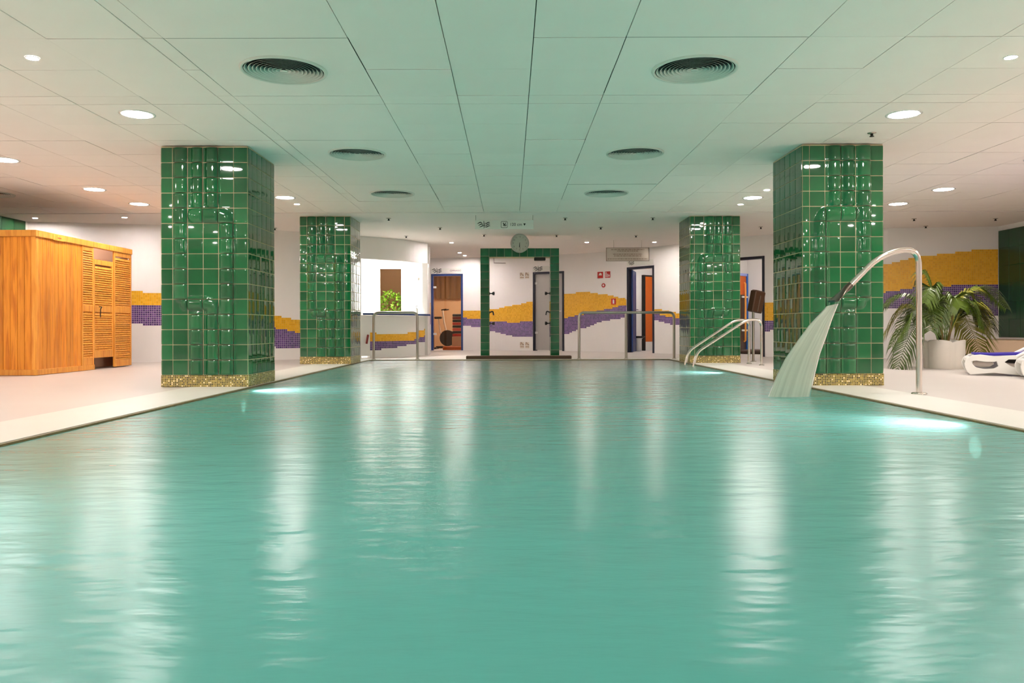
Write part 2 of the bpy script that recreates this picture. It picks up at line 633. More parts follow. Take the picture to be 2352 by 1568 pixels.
bas = MB()
zb = -1.25
bas.face([(PX0, PY0, zb), (PX1, PY0, zb), (PX1, PY1, zb), (PX0, PY1, zb)])
for a, b in (((PX0, PY0), (PX0, PY1)), ((PX0, PY1), (PX1, PY1)), ((PX1, PY1), (PX1, PY0)), ((PX1, PY0), (PX0, PY0))):
    bas.face([(a[0], a[1], zb), (a[0], a[1], -0.2), (b[0], b[1], -0.2), (b[0], b[1], zb)])
struct('pool_basin', bas, 'basin', 'turquoise tiled pool basin under the water')

wt = MB()
NX, NY = 30, 90
vs, fs = [], []
for j in range(NY + 1):
    for i in range(NX + 1):
        x = PX0 + (PX1 - PX0) * i / NX
        y = PY0 + (PY1 - PY0) * j / NY
        e = min(1, min(x - PX0, PX1 - x, y - PY0, PY1 - y) / 0.3)
        vs.append((x, y, -0.013 + e * 0.003 * math.sin(x * 2.1 + y * 1.3) * math.sin(y * 0.9 - x)))
for j in range(NY):
    for i in range(NX):
        a = j * (NX + 1) + i
        fs.append((a, a + 1, a + NX + 2, a + NX + 1))
wt.mesh_faces(vs, fs, True)
tag(wt.obj('pool_water', 'water'), 'still turquoise water filling the whole swimming pool', 'water', kind='stuff')

# ceiling: slab with the tile grid hung below, plain plaster past the second row of pillars
cs = MB()
cs.box(-10.5, 10.5, YB, YF, CEIL + 0.03, CEIL + 0.2)
ceiling = struct('ceiling', cs, 'ceil_gap')
pl = MB()
pl.box(-10.4, 10.4, 12.19, YF - 0.05, CEIL - 0.012, CEIL + 0.029)
pl.obj('plaster_field', 'plaster', ceiling)
VENTX = ((-2.15, -1.005), (0.724, 1.862))
left_cols, right_cols = [], []
x = -2.276
while x > -8.7:
    left_cols.append((x - 0.6, x)); x -= 0.6
x = 1.862
while x < 9.2:
    right_cols.append((x, x + 0.598)); x += 0.598
small_cols = left_cols + [(-2.276, -2.15), (-1.005, -0.407), (-0.407, 0.149), (0.149, 0.724)] + right_cols
rows = [2.45, 3.05, 3.65, 4.25, 4.85, 5.445, 6.06, 6.28, 6.90, 7.49, 8.09, 8.66, 9.28, 9.84, 10.45, 11.1, 11.6, 12.18]
row_pairs = list(zip(rows, rows[1:]))
big_rows = [(2.45, 3.65), (3.65, 4.85), (4.85, 6.06), (6.06, 6.28), (6.28, 7.49), (7.49, 8.66), (8.66, 9.84), (9.84, 11.1), (11.1, 12.18)]
vent_rows = (2, 5, 7)
cells = [(c[0], c[1], r[0], r[1]) for c in small_cols for r in row_pairs]
vent_cells = []
for c in VENTX:
    for i, r in enumerate(big_rows):
        if i in vent_rows:
            vent_cells.append((c[0], c[1], r[0], r[1]))
        else:
            cells.append((c[0], c[1], r[0], r[1]))
# the tile with the far-left vent gets a cut-out too
def seen(c):
    x0, x1, y0, y1 = c
    if y0 < 3.9: return 0.0
    k = 1794 / y0
    a, b = max(0, 1172 + x0 * k), min(2352, 1172 + x1 * k)
    t = lambda y: max(0, 752 - 1794 * 1.8 / y)
    return max(0, b - a) * max(0, t(y1) - t(y0))
cells.sort(key=lambda c: -seen(c))
tile_cache = {}
G = 0.003
rest = MB()
for k, (x0, x1, y0, y1) in enumerate(cells):
    w, d = round(x1 - x0, 3), round(y1 - y0, 3)
    if k < 290:
        if (w, d) not in tile_cache:
            mb = MB()
            mb.box(-w / 2 + G, w / 2 - G, -d / 2 + G, d / 2 - G, 0, 0.02)
            me = mb.mesh('ceiling_tile', 'ceil_tile')
            tile_cache[(w, d)] = me
        o = put('ceiling_tile', tile_cache[(w, d)], ceiling, ((x0 + x1) / 2, (y0 + y1) / 2, CEIL + random.uniform(-0.002, 0.002)))
        o.rotation_euler = (random.gauss(0, 0.0014), random.gauss(0, 0.0014), 0)
    else:
        rest.box(x0 + G, x1 - G, y0 + G, y1 - G, CEIL, CEIL + 0.02)
tag(rest.obj('ceiling_tiles', 'ceil_tile', ceiling), kind='stuff')
for y0, y1 in ((YB, 2.447),):
    mb = MB(); mb.box(-10.4, 10.4, y0, y1, CEIL, CEIL + 0.02)
    mb.obj('ceiling_panel', 'ceil_tile', ceiling)


def vent(x, y, r, label, plate=None, k=10):
    t = thing('ceiling_vent', label, 'vent', (x, y, CEIL), group='round ceiling vents')
    if plate:
        w, d = plate
        n = 40
        mb = MB()
        # square panel with a round hole
        ring = [(r * 0.93 * math.cos(2 * PI * i / n), r * 0.93 * math.sin(2 * PI * i / n)) for i in range(n)]
        outp = []
        for a, b in ring:
            s = max(abs(a) / (w / 2 - G), abs(b) / (d / 2 - G))
            outp.append((a / s, b / s))
        for i in range(n):
            j = (i + 1) % n
            mb.face([(ring[i][0], ring[i][1], 0), (ring[j][0], ring[j][1], 0), (outp[j][0], outp[j][1], 0), (outp[i][0], outp[i][1], 0)])
        for sx in (-1, 1):
            for sy in (-1, 1):
                X, Y = sx * (w / 2 - G), sy * (d / 2 - G)
                # corner fill
                near = [p for p in outp if p[0] * sx > 0 and p[1] * sy > 0]
                e1 = max(near, key=lambda p: abs(p[0]) * 10 - abs(p[1]) * 0 + abs(p[1]) if abs(abs(p[0]) - abs(X)) < 1e-6 else -1)
                e2 = max(near, key=lambda p: abs(p[1]) * 10 + abs(p[0]) if abs(abs(p[1]) - abs(Y)) < 1e-6 else -1)
                mb.face([(e1[0], e1[1], 0), (X, Y, 0), (e2[0], e2[1], 0)])
        mb.obj('panel', 'ceil_tile', t)
    mb = MB()
    mb.lathe([(r * 0.93, 0.0), (r * 0.93, 0.06)], 40)
    mb.disc(r * 0.93, 0.029 if not plate else 0.028, 40)
    mb.obj('duct', 'black', t)
    mb = MB()
    mb.lathe([(r * 0.92, 0.012), (r * 0.915, -0.006), (r * 0.94, -0.014), (r * 0.985, -0.012), (r, -0.002), (r, 0.0)], 44)
    mb.obj('flange', 'vent', t)
    for i in range(k):
        q = r * 0.89 * (k - i) / k
        if ('ring', i, r) not in tile_cache:
            a, b = MB(), MB()
            a.lathe([(q - 0.017, 0.024), (q - 0.013, 0.011), (q - 0.004, -0.004), (q, -0.007), (q + 0.001, -0.006)] if i < k - 1 else [(0.001, -0.008), (0.024, -0.008), (0.025, -0.006)], 36)
            b.lathe([(q + 0.001, -0.006), (q - 0.002, -0.002), (q - 0.0115, 0.0115), (q - 0.0155, 0.024)] if i < k - 1 else [(0.025, -0.006), (0.012, 0.006), (0.001, 0.014)], 36)  # upper faces coloured black to paint in the shade between the rings
            tile_cache[('ring', i, r)] = (a.mesh('louvre_ring', 'vent'), b.mesh('ring_shade', 'black'))
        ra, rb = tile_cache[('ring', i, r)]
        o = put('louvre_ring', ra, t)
        put('ring_shade', rb, o)
    return t


vl = {(0, 0): 'large round ceiling vent nearest the camera, left of centre', (0, 1): 'round ceiling vent left of centre, middle of its row of three',
      (0, 2): 'round ceiling vent left of centre, farthest of its row of three', (1, 0): 'large round ceiling vent nearest the camera, right of centre',
      (1, 1): 'round ceiling vent right of centre, middle of its row of three', (1, 2): 'round ceiling vent right of centre, farthest of its row of three'}
for i, (x0, x1, y0, y1) in enumerate(vent_cells):
    ci, ri = i // 3, i % 3
    vent((x0 + x1) / 2, (y0 + y1) / 2 - 0.02 * 0, 0.298, vl[(ci, ri)], (x1 - x0, y1 - y0))


# ------------------------------------------------------------------ walls
def catmull(pts, n=4):
    out = []
    for i in range(len(pts) - 1):
        p0 = pts[max(i - 1, 0)]; p1 = pts[i]; p2 = pts[i + 1]; p3 = pts[min(i + 2, len(pts) - 1)]
        for k in range(n):
            t = k / n
            out.append(tuple(0.5 * ((2 * b) + (-a + c) * t + (2 * a - 5 * b + 4 * c - d) * t * t + (-a + 3 * b - 3 * c + d) * t ** 3)
                             for a, b, c, d in zip(p0, p1, p2, p3)))
    out.append(tuple(pts[-1]))
    return out


def normals(pts):
    ns = []
    for i in range(len(pts)):
        a, b = Vector(pts[max(i - 1, 0)]), Vector(pts[min(i + 1, len(pts) - 1)])
        d = (b - a).normalized()
        ns.append(Vector((-d.y, d.x)))
    return ns


def wall_strip(mb, pts, z0, z1, t=0.12):
    ns = normals(pts)
    for i in range(len(pts) - 1):
        a, b = Vector(pts[i]), Vector(pts[i + 1])
        c, d = b + ns[i + 1] * t, a + ns[i] * t
        A = lambda p, z: (p.x, p.y, z)
        mb.face([A(a, z0), A(b, z0), A(b, z1), A(a, z1)], smooth=True)
        mb.face([A(c, z0), A(d, z0), A(d, z1), A(c, z1)])
        mb.face([A(a, z0), A(d, z0), A(c, z0), A(b, z0)])
        mb.face([A(a, z1), A(b, z1), A(c, z1), A(d, z1)])
        if i == 0: mb.face([A(d, z0), A(a, z0), A(a, z1), A(d, z1)])
        if i == len(pts) - 2: mb.face([A(b, z0), A(c, z0), A(c, z1), A(b, z1)])


def lerp_tab(tab, x):
    if x <= tab[0][0]: return tab[0][1:]
    for a, b in zip(tab, tab[1:]):
        if x <= b[0]:
            t = (x - a[0]) / (b[0] - a[0])
            t = t * t * (3 - 2 * t) * 0.5 + t * 0.5
            return [p + (q - p) * t for p, q in zip(a[1:], b[1:])]
    return tab[-1][1:]


CELL = 0.035


def wave_bands(parent, pts, tab, off=0.004):
    """two bands of small mosaic stepping along the wall, standing a few mm proud of it"""
    L = [0.0]
    for a, b in zip(pts, pts[1:]):
        L.append(L[-1] + (Vector(b) - Vector(a)).length)

    def at(s):
        for i in range(len(pts) - 1):
            if s <= L[i + 1] or i == len(pts) - 2:
                t = min(1, max(0, (s - L[i]) / (L[i + 1] - L[i])))
                return Vector(pts[i]).lerp(Vector(pts[i + 1]), t)
    y_, p_ = MB(), MB()
    n = int(L[-1] / CELL)
    q = lambda z: round(z / CELL) * CELL
    for k in range(n):
        s0, s1 = k * CELL, min((k + 1) * CELL, L[-1])
        a, b = at(s0), at(s1)
        d = (b - a).normalized()
        nn = Vector((d.y, -d.x)) * off
        zt, zm, zb_ = lerp_tab(tab, (a.x + b.x) / 2)
        zt, zm, zb_ = q(zt), q(zm), q(zb_)
        for mb, lo, hi in ((y_, zm, zt), (p_, zb_, zm)):
            if hi - lo < CELL / 2: continue
            A, B = a + nn, b + nn
            mb.face([(A.x, A.y, lo), (B.x, B.y, lo), (B.x, B.y, hi), (A.x, A.y, hi)], uv=[(s0, lo), (s1, lo), (s1, hi), (s0, hi)])
            mb.face([(A.x, A.y, hi), (B.x, B.y, hi), (b.x, b.y, hi), (a.x, a.y, hi)], uv=[(s0, 0)] * 4)
            mb.face([(a.x, a.y, lo), (b.x, b.y, lo), (B.x, B.y, lo), (A.x, A.y, lo)], uv=[(s0, 0)] * 4)
    if y_.f: tag(y_.obj('yellow_mosaic_band', 'yellow', parent), kind='stuff')
    if p_.f: tag(p_.obj('purple_mosaic_band', 'purple', parent), kind='stuff')


TAB_L = [(-8.06, 1.30, 1.02, 0.74), (-7.83, 1.30, 1.01, 0.735), (-6.51, 1.227, 0.97, 0.666), (-6.04, 1.18, 0.985, 0.616), (-5.5, 1.11, 0.93, 0.54), (-4.85, 0.97, 0.77, 0.387),
         (-4.27, 0.80, 0.576, 0.225), (-3.91, 0.73, 0.496, 0.20), (-2.97, 0.55, 0.37, 0.166)]
TAB_K = [(-2.9, 0.49, 0.34, 0.13), (-2.67, 0.474, 0.324, 0.144), (-2.30, 0.455, 0.311, 0.188), (-2.0, 0.48, 0.33, 0.25), (-1.75, 0.56, 0.42, 0.30)]
TAB_B = [(-2.15, 1.22, 0.91, 0.65), (-2.08, 1.21, 0.91, 0.653), (-1.22, 1.012, 0.833, 0.644), (-0.77, 1.0, 0.789, 0.578), (-0.49, 1.034, 0.734, 0.49), (0.09, 1.141, 0.712, 0.36),
         (0.57, 1.234, 0.734, 0.342), (1.31, 1.383, 0.808, 0.402), (1.77, 1.437, 0.89, 0.564), (2.25, 1.36, 0.999, 0.741), (2.67, 1.242, 1.096, 0.80), (3.22, 0.997, 0.88, 0.735),
         (3.6, 0.891, 0.769, 0.618), (3.9, 0.90, 0.719, 0.554), (4.96, 1.033, 0.695, 0.501), (5.9, 1.38, 1.0, 0.694), (6.78, 1.702, 1.202, 0.916), (7.47, 1.854, 1.30, 0.89), (8.57, 1.964, 1.331, 0.784), (8.8, 1.97, 1.34, 0.77)]

ZT = CEIL + 0.02
P_L = catmull([(-8.06, 13.05), (-7.2, 13.25), (-6.05, 13.5), (-5.0, 13.9), (-4.07, 14.4), (-3.4, 14.85), (-2.9, 15.2)])
mb = MB(); wall_strip(mb, P_L, 0, ZT)
wl = struct('wall_back_left', mb, 'wall')
wave_bands(wl, P_L, TAB_L)

D1 = ((-2.03, 20.08), (-1.21, 20.02))
D2 = ((0.57, 19.52), (1.32, 19.12))
D3 = ((2.70, 18.04), (3.215, 17.43))
D4 = ((4.27, 15.80), (4.94, 15.16))
DOOR_H = 1.96
runs = [
    [(-2.15, 20.1), D1[0]],
    catmull([D1[1], (-0.4, 19.9), (0.3, 19.65), D2[0]]),
    catmull([D2[1], (1.8, 18.85), (2.27, 18.5), D3[0]]),
    catmull([D3[1], (3.63, 16.8), (4.0, 16.2), D4[0]]),
    catmull([D4[1], (5.6, 14.7), (6.87, 14.2), (8.75, 14.0)]),
]
mb = MB()
for r in runs[:3]: wall_strip(mb, r, 0, ZT)
for d in (D1, D2): wall_strip(mb, list(d), DOOR_H, ZT)
wb = struct('wall_back', mb, 'wall')
mb = MB()
for r in runs[3:]: wall_strip(mb, r, 0, ZT)
for d in (D3, D4): wall_strip(mb, list(d), DOOR_H, ZT)
wbr = struct('wall_back_right', mb, 'wall')
for i, r in enumerate(runs):
    wave_bands(wb if i < 3 else wbr, r, TAB_B)

mb = MB(); mb.box(XL - 0.15, XL, YB, 13.3, 0, ZT); struct('wall_left', mb, 'wall')
mb = MB(); mb.box(XR, XR + 0.15, YB, 14.2, 0, ZT); struct('wall_right', mb, 'wall')
mb = MB(); mb.box(XL - 0.15, XR + 0.15, YB - 0.15, YB, 0, ZT); struct('wall_rear', mb, 'wall')


# dark green tiled panels on the side walls
def green_panel(name, x, y0, y1, z0, z1, face, label):
    t = thing(name, label, 'tile panel', (x + face * 0.004, (y0 + y1) / 2, z0))
    ny, nz = max(1, round((y1 - y0) / 0.3)), max(1, round((z1 - z0) / 0.3))
    w, h = (y1 - y0) / ny, (z1 - z0) / nz
    mb = MB(); mb.box(min(0, face * 0.02), max(0, face * 0.02), -(y1 - y0) / 2, (y1 - y0) / 2, 0, z1 - z0)
    mb.obj('backing', 'green_dark', t)
    tb = MB(); tb.box(-0.004, 0.004, -w / 2 + 0.003, w / 2 - 0.003, -h / 2 + 0.003, h / 2 - 0.003, 0.002)
    me = tb.mesh('tile', 'green_dark')
    for i in range(ny):
        for j in range(nz):
            put('tile', me, t, (face * 0.022, -(y1 - y0) / 2 + w * (i + 0.5), h * (j + 0.5)))
    return t


green_panel('green_tile_panel', XR, 9.2, 13.95, 0.39, 2.28, -1, 'dark green tiled panel on the right wall above the stone bench')
green_panel('green_tile_panel', XL, 10.2, 12.95, 0.39, 2.36, 1, 'dark green tiled panel on the left wall above the wooden cabin')

t = thing('wall_bench', 'tan stone bench along the right wall below the green panel', 'bench', (8.2, 11.0, 0))
mb = MB(); mb.box(-0.45, 0.548, -3.0, 2.98, 0.11, 0.36, 0.008); mb.obj('seat_block', 'wall_tan', t)
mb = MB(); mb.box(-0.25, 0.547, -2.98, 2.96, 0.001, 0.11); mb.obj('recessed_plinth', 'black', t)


# ------------------------------------------------------------------ pillars
FW = 498.0     # the relief below is drawn on a 498 x 1334 field (tile = 89)
RELIEF = [
    ([(113, -20), (113, 880)], 40), ([(210, -20), (210, 345)], 33), ([(296, -20), (296, 335)], 38),
    ([(195, 412), (330, 412), (362, 424), (380, 462), (382, 520), (382, 1400)], 44),
    ([(146, 927), (262, 927), (292, 940), (308, 975), (310, 1020)], 38),
    ([(203, 1008), (203, 1400)], 38), ([(296, 985), (296, 1400)], 36),
]


def seg_dist(px, py, a, b):
    ax, ay = a; bx, by = b
    dx, dy = bx - ax, by - ay
    t = max(0, min(1, ((px - ax) * dx + (py - ay) * dy) / (dx * dx + dy * dy)))
    return math.hypot(px - ax - dx * t, py - ay - dy * t)


def relief(u, v, W, mirror):
    """height of the cast pipe ornament, u across and v down in metres"""
    k = 89 / 0.15
    px = (W - u if mirror else u) * k * (FW / (W * k))
    py = v * k
    h = 0.0
    for pts, r in RELIEF:
        d = min(seg_dist(px, py, a, b) for a, b in zip(pts, pts[1:]))
        if d < r:
            q = 1 - (d / r) ** 2
            h = max(h, 0.033 * math.sqrt(q))
    return h


def pillow(w, h, n=4, fn=None, T=0.007):
    """a glazed tile lying in xy, rising along z; fn adds cast relief"""
    vs, fs = [], []
    for j in range(n + 1):
        for i in range(n + 1):
            a, b = i / n * 2 - 1, j / n * 2 - 1
            z = T - 0.0007 * (abs(a) ** 6 + abs(b) ** 6)
            if fn: z += fn(a * w / 2, b * h / 2) * min(1, (1 - max(abs(a), abs(b))) * 14 + 0.75)
            vs.append((a * w / 2, b * h / 2, z))
    for j in range(n):
        for i in range(n):
            q = j * (n + 1) + i
            fs.append((q, q + 1, q + n + 2, q + n + 1))
    mb = MB()
    mb.mesh_faces(vs, fs, True)
    ring = [i for i in range(n + 1)] + [(n + 1) * j + n for j in range(1, n + 1)] + [n * (n + 1) + i for i in range(n - 1, -1, -1)] + [(n + 1) * j for j in range(n - 1, 0, -1)]
    for a, b in zip(ring, ring[1:] + ring[:1]):
        p, q = vs[a], vs[b]
        mb.face([p, (p[0], p[1], -0.001), (q[0], q[1], -0.001), q])
    return mb


flat_cache = {}


def flat_tile(w, h):
    key = (round(w, 3), round(h, 3))
    if key not in flat_cache:
        flat_cache[key] = pillow(w, h).mesh('tile', 'green')
    return flat_cache[key]


BASE_H = 0.115
TILE = 0.1495


def split_cols(W, first):
    xs = [0.0]
    x = first
    while x < W - 0.02:
        xs.append(x); x += 0.1505
    xs.append(W)
    return list(zip(xs, xs[1:]))


def pillar(name, label, x0, x1, y0, y1, mirror):
    W, D = x1 - x0, y1 - y0
    t = thing(name, label, 'pillar', ((x0 + x1) / 2, (y0 + y1) / 2, 0.004), group='green tiled pillars')
    mb = MB(); mb.box(-W / 2, W / 2, -D / 2, D / 2, BASE_H - 0.01, CEIL - 0.012); mb.obj('core', 'grout', t)
    mb = MB()
    e = 0.006
    mb.box(-W / 2 - e, W / 2 + e, -D / 2 - e, D / 2 + e, 0, BASE_H)
    mb.obj('gold_mosaic_plinth', 'gold', t)
    top = CEIL - 0.013
    rows_ = []
    z = BASE_H
    while z < top - 0.02:
        rows_.append((z, min(z + TILE, top))); z += TILE
    faces = [('front', W), ('side_in', D), ('side_out', D)]
    for fname, fw in faces:
        if fname == 'front':
            org, u = Vector((-W / 2, -D / 2, 0)), Vector((1, 0, 0))
        elif (fname == 'side_in') != mirror:      # right face
            org, u = Vector((W / 2, -D / 2, 0)), Vector((0, 1, 0))
        else:
            org, u = Vector((-W / 2, D / 2, 0)), Vector((0, -1, 0))
        nrm = u.cross(Vector((0, 0, 1)))
        R = Matrix((u, Vector((0, 0, 1)), nrm)).transposed().to_4x4()
        cols = split_cols(fw, 0.11 if not mirror else 0.07)
        for (z0, z1) in rows_:
            for (a, b) in cols:
                w, h = b - a - 0.0075, z1 - z0 - 0.0075
                c = org + u * ((a + b) / 2) + Vector((0, 0, (z0 + z1) / 2))
                me = None
                if fname == 'front':
                    uc, vc = (a + b) / 2, CEIL - (z0 + z1) / 2
                    f = lambda du, dv, uc=uc, vc=vc: relief(uc + du, vc - dv, W, mirror)
                    if max(f(i * w / 8, j * h / 8) for i in range(-4, 5) for j in range(-4, 5)) > 0.001:
                        me = pillow(w, h, 12, f).mesh('tile', 'green')
                if me is None:
                    me = flat_tile(w, h)
                tilt = 0.0035 if fname == 'front' else 0.006
                T = Matrix.Translation(c) @ R @ Matrix.Rotation(random.gauss(0, tilt), 4, 'X') @ Matrix.Rotation(random.gauss(0, tilt), 4, 'Y')
                put('tile', me, t, mtx=T)
    bk = MB(); bk.box(-W / 2, W / 2, D / 2, D / 2 + 0.007, BASE_H, top); bk.obj('rear_facing', 'green', t)
    return t


pillar('pillar', 'green tiled pillar nearest the camera on the left pool edge', -3.435, -2.585, 7.70, 8.55, False)
pillar('pillar', 'green tiled pillar nearest the camera behind the water spout', 2.875, 3.665, 7.68, 8.52, True)
pillar('pillar', 'green tiled pillar standing farther off on the left pool edge', -3.36, -2.555, 12.50, 13.28, False)
pillar('pillar', 'green tiled pillar standing farther off behind the sloping handrails', 2.895, 3.695, 12.56, 13.34, True)


# ------------------------------------------------------------------ ceiling lamps
def downlight(x, y, label, r=0.136, small=False, group='round ceiling downlights', z=None):
    z = CEIL - (0.012 if y > 12.19 else 0) if z is None else z
    t = thing('spot_lamp' if small else 'downlight', label, 'ceiling lamp', (x, y, z), group=group)
    mb = MB()
    mb.lathe([(r * 0.86, 0.0), (r * 0.88, -0.006), (r, -0.007), (r * 1.06, -0.003), (r * 1.06, 0.0)], 28)
    mb.obj('rim', 'white_gloss', t)
    mb = MB()
    mb.disc(r * 0.87, -0.0055, 18)
    mb.obj('diffuser', 'spot' if small else 'lamp', t)
    return t


L_BIG = [
    (-3.13, 6.56, 'large round downlight nearest the camera on the left side'),
    (-5.38, 8.32, 'large round downlight cut by the left edge of the picture'),
    (-5.37, 10.09, 'large round downlight above the wooden cabin front'),
    (-5.36, 11.29, 'large round downlight farthest back on the left, over the cabin'),
    (-3.10, 10.76, 'large round downlight just right of the near left pillar'),
    (3.34, 6.62, 'large round downlight nearest the camera on the right side'),
    (5.69, 10.25, 'large round downlight right of the near right pillar, outer one'),
    (5.69, 11.45, 'large round downlight close to the right flank of the near right pillar'),
    (3.38, 10.87, 'large round downlight between the two right pillars'),
]
for x, y, l in L_BIG: downlight(x, y, l)
for x in (-5.37, 5.69, 8.0 - 0.0):  # unseen downlights added to raise the overall brightness
    for y in ((6.5, 4.6, 2.6, 0.6, -1.6) if x < 6 else (9.0, 6.5, 4.0)):
        if x > 6: continue
        downlight(x, y, 'added round fill downlight overhead beyond the picture', group='added fill downlights outside the picture')
for x, y in ((5.69, 8.4), (-3.13, 2.6), (-3.13, 0.2), (-3.13, -2.2), (3.34, 2.6), (3.34, 0.2), (3.34, -2.2), (7.6, 8.0), (7.6, 5.5)):  # more unseen downlights, added to brighten the hall
    downlight(x, y, 'added round fill downlight overhead beyond the picture', group='added fill downlights outside the picture')
L_SM = [
    (-3.17, 5.19, 'small bright spot lamp in the upper left ceiling'), (3.35, 5.22, 'small bright spot lamp in the upper right ceiling'),
    (-3.09, 11.33, 'small spot lamp beyond the near left pillar'), (3.38, 11.45, 'small spot lamp left of the near right pillar, farther one'),
    (3.37, 10.25, 'small spot lamp touching the left edge of the near right pillar'), (-7.66, 12.6, 'small spot lamp over the cabin, nearer the dark panel'),
    (-6.2, 12.56, 'small spot lamp over the right end of the cabin'), (-1.23, 16.4, 'small spot lamp over the passage left of the shower arch'),
    (-1.2, 18.6, 'small spot lamp farthest back, left of the shower arch'), (1.61, 16.4, 'small spot lamp right of the shower arch'),
    (3.03, 16.4, 'small spot lamp above the right end of the notice panel'), (-1.12, 19.35, 'small lamp on the far ceiling just above the gym door'),
]
for x, y, l in L_SM: downlight(x, y, l, 0.042, True, 'small ceiling spots')
# small dark sprinkler heads on the ceiling
SPK = [(-1.98, 12.75, 'just right of the far left pillar'), (-1.25, 13.95, 'between the far left pillar and the depth sign'), (-2.02, 15.2, 'in front of the kiosk bulkhead'), (-0.5, 15.0, 'left of the wall clock'),
       (0.90, 12.75, 'right of the depth sign'), (1.62, 13.95, 'right of the wall clock and nearer'), (0.90, 15.1, 'just right of the wall clock'), (2.45, 15.2, 'above the notice panel'),
       (2.33, 12.75, 'left of the far right pillar'), (4.48, 13.95, 'between the two right pillars'), (6.70, 12.95, 'right of the near right pillar, nearer one'),
       (7.40, 14.0 - 0.1, 'right of the near right pillar, farther one'), (8.05, 12.95, 'near the dark green right panel'), (3.36, 7.25, 'above the near right pillar'),
       (-4.2, 13.95, 'between the two left pillars')]
spr = None
for x, y, l in SPK:
    t = thing('ceiling_sprinkler', 'small dark sprinkler head on the ceiling ' + l, 'sprinkler', (x, y, CEIL - (0.012 if y > 12.19 else 0)), group='ceiling sprinklers')
    if spr is None:
        mb = MB(); mb.lathe([(0.04, 0), (0.038, -0.006), (0.014, -0.012)], 14); a = mb.mesh('rosette', 'steel_dull')
        mb = MB(); mb.lathe([(0.013, -0.008), (0.012, -0.03), (0.022, -0.034), (0.02, -0.038), (0.001, -0.04)], 12); b = mb.mesh('nozzle', 'dark')
        spr = (a, b)
    put('rosette', spr[0], t); put('nozzle', spr[1], t)

# the vent at the left edge of the picture
vent(-6.92, 10.4, 0.29, 'round ceiling vent cut by the left edge above the cabin')


# underwater lamps on the pool walls; those out of view are added for brightness
for x, y, sx, l in ((PX0, 7.45, 1, 'glowing underwater lamp beside the near left pillar'), (PX1, 4.8, -1, 'glowing underwater lamp near the lower right pool edge'),
                    (PX1, 10.15, -1, 'glowing underwater lamp in front of the handrails'), (PX0, 2.15, 1, 'added underwater lamp on the near left pool wall below the picture'),
                    (PX1, -0.5, -1, 'added underwater lamp on the right pool wall behind the camera')):
    t = thing('underwater_lamp', l, 'pool lamp', (x, y, -0.16), group='underwater pool lamps')
    R = Matrix.Rotation(sx * PI / 2, 4, 'Y')
    mb = MB(); mb.lathe([(0.085, 0.0), (0.085, 0.015), (0.07, 0.018)], 20, mtx=R); mb.obj('rim', 'steel', t)
    mb = MB(); mb.lathe([(0.07, 0.012), (0.04, 0.024), (0.001, 0.03)], 12, mtx=R); mb.obj('lens', 'pool_lamp', t)
    ld = bpy.data.lights.new('pool_beam', 'SPOT')
    ld.energy = 75
    ld.color = (1.0, 0.86, 0.92)
    ld.spot_size = math.radians(150)
    ld.spot_blend = 0.9
    ld.shadow_soft_size = 0.05
    lo = bpy.data.objects.new('pool_beam', ld)
    COL.objects.link(lo)
    lo.parent = t
    lo.location = (sx * 0.05, 0, 0)
    lo.rotation_euler = Vector((sx, 0, -0.1)).to_track_quat('-Z', 'Y').to_euler()


# ------------------------------------------------------------------ reception kiosk
P_K = catmull([(-2.9, 15.2), (-2.45, 15.55), (-2.05, 16.0), (-1.75, 16.55)], 5)
t = thing('reception_kiosk', 'curved white reception kiosk with blue edged counter and mosaic front', 'kiosk', (-2.3, 15.8, 0))
O = Vector((-2.3, 15.8))
PK = [(p[0] - O.x, p[1] - O.y) for p in P_K]
mb = MB(); wall_strip(mb, PK, 1.93, CEIL - 0.013, 0.14); mb.obj('bulkhead', 'wall', t)
front = MB(); wall_strip(front, PK[2:], 0, 0.83, 0.12); fo = front.obj('counter_front', 'counter_white', t)
tabk = [(r[0] - O.x,) + r[1:] for r in TAB_K]
wave_bands(fo, PK[2:], tabk)
gate = MB(); wall_strip(gate, PK[:3], 0.03, 0.83, 0.05); go = gate.obj('gate', 'counter_white', t)
a_, b_ = Vector(PK[0]), Vector(PK[2])
c_ = a_.lerp(b_, 0.5)
mb = MB(); mb.box(-0.018, 0.018, -0.03, 0.0, -0.09, 0.09, 0.004)
h_ = mb.obj('handle', 'red_dark', go, (c_.x + 0.03, c_.y - 0.02, 0.36))
h_.rotation_euler = (0, 0.18, math.atan2(b_.y - a_.y, b_.x - a_.x))
ns = normals(PK)
mb = MB()
top_in = [(p[0] + n.x * 0.45, p[1] + n.y * 0.45) for p, n in zip(PK, ns)]
top_out = [(p[0] - n.x * 0.06, p[1] - n.y * 0.06) for p, n in zip(PK, ns)]
for i in range(len(PK) - 1):
    q = [top_out[i], top_out[i + 1], top_in[i + 1], top_in[i]]
    mb.face([(x, y, 0.87) for x, y in q]); mb.face([(x, y, 0.84) for x, y in reversed(q)])
mb.obj('worktop', 'counter_white', t)
mb = MB()
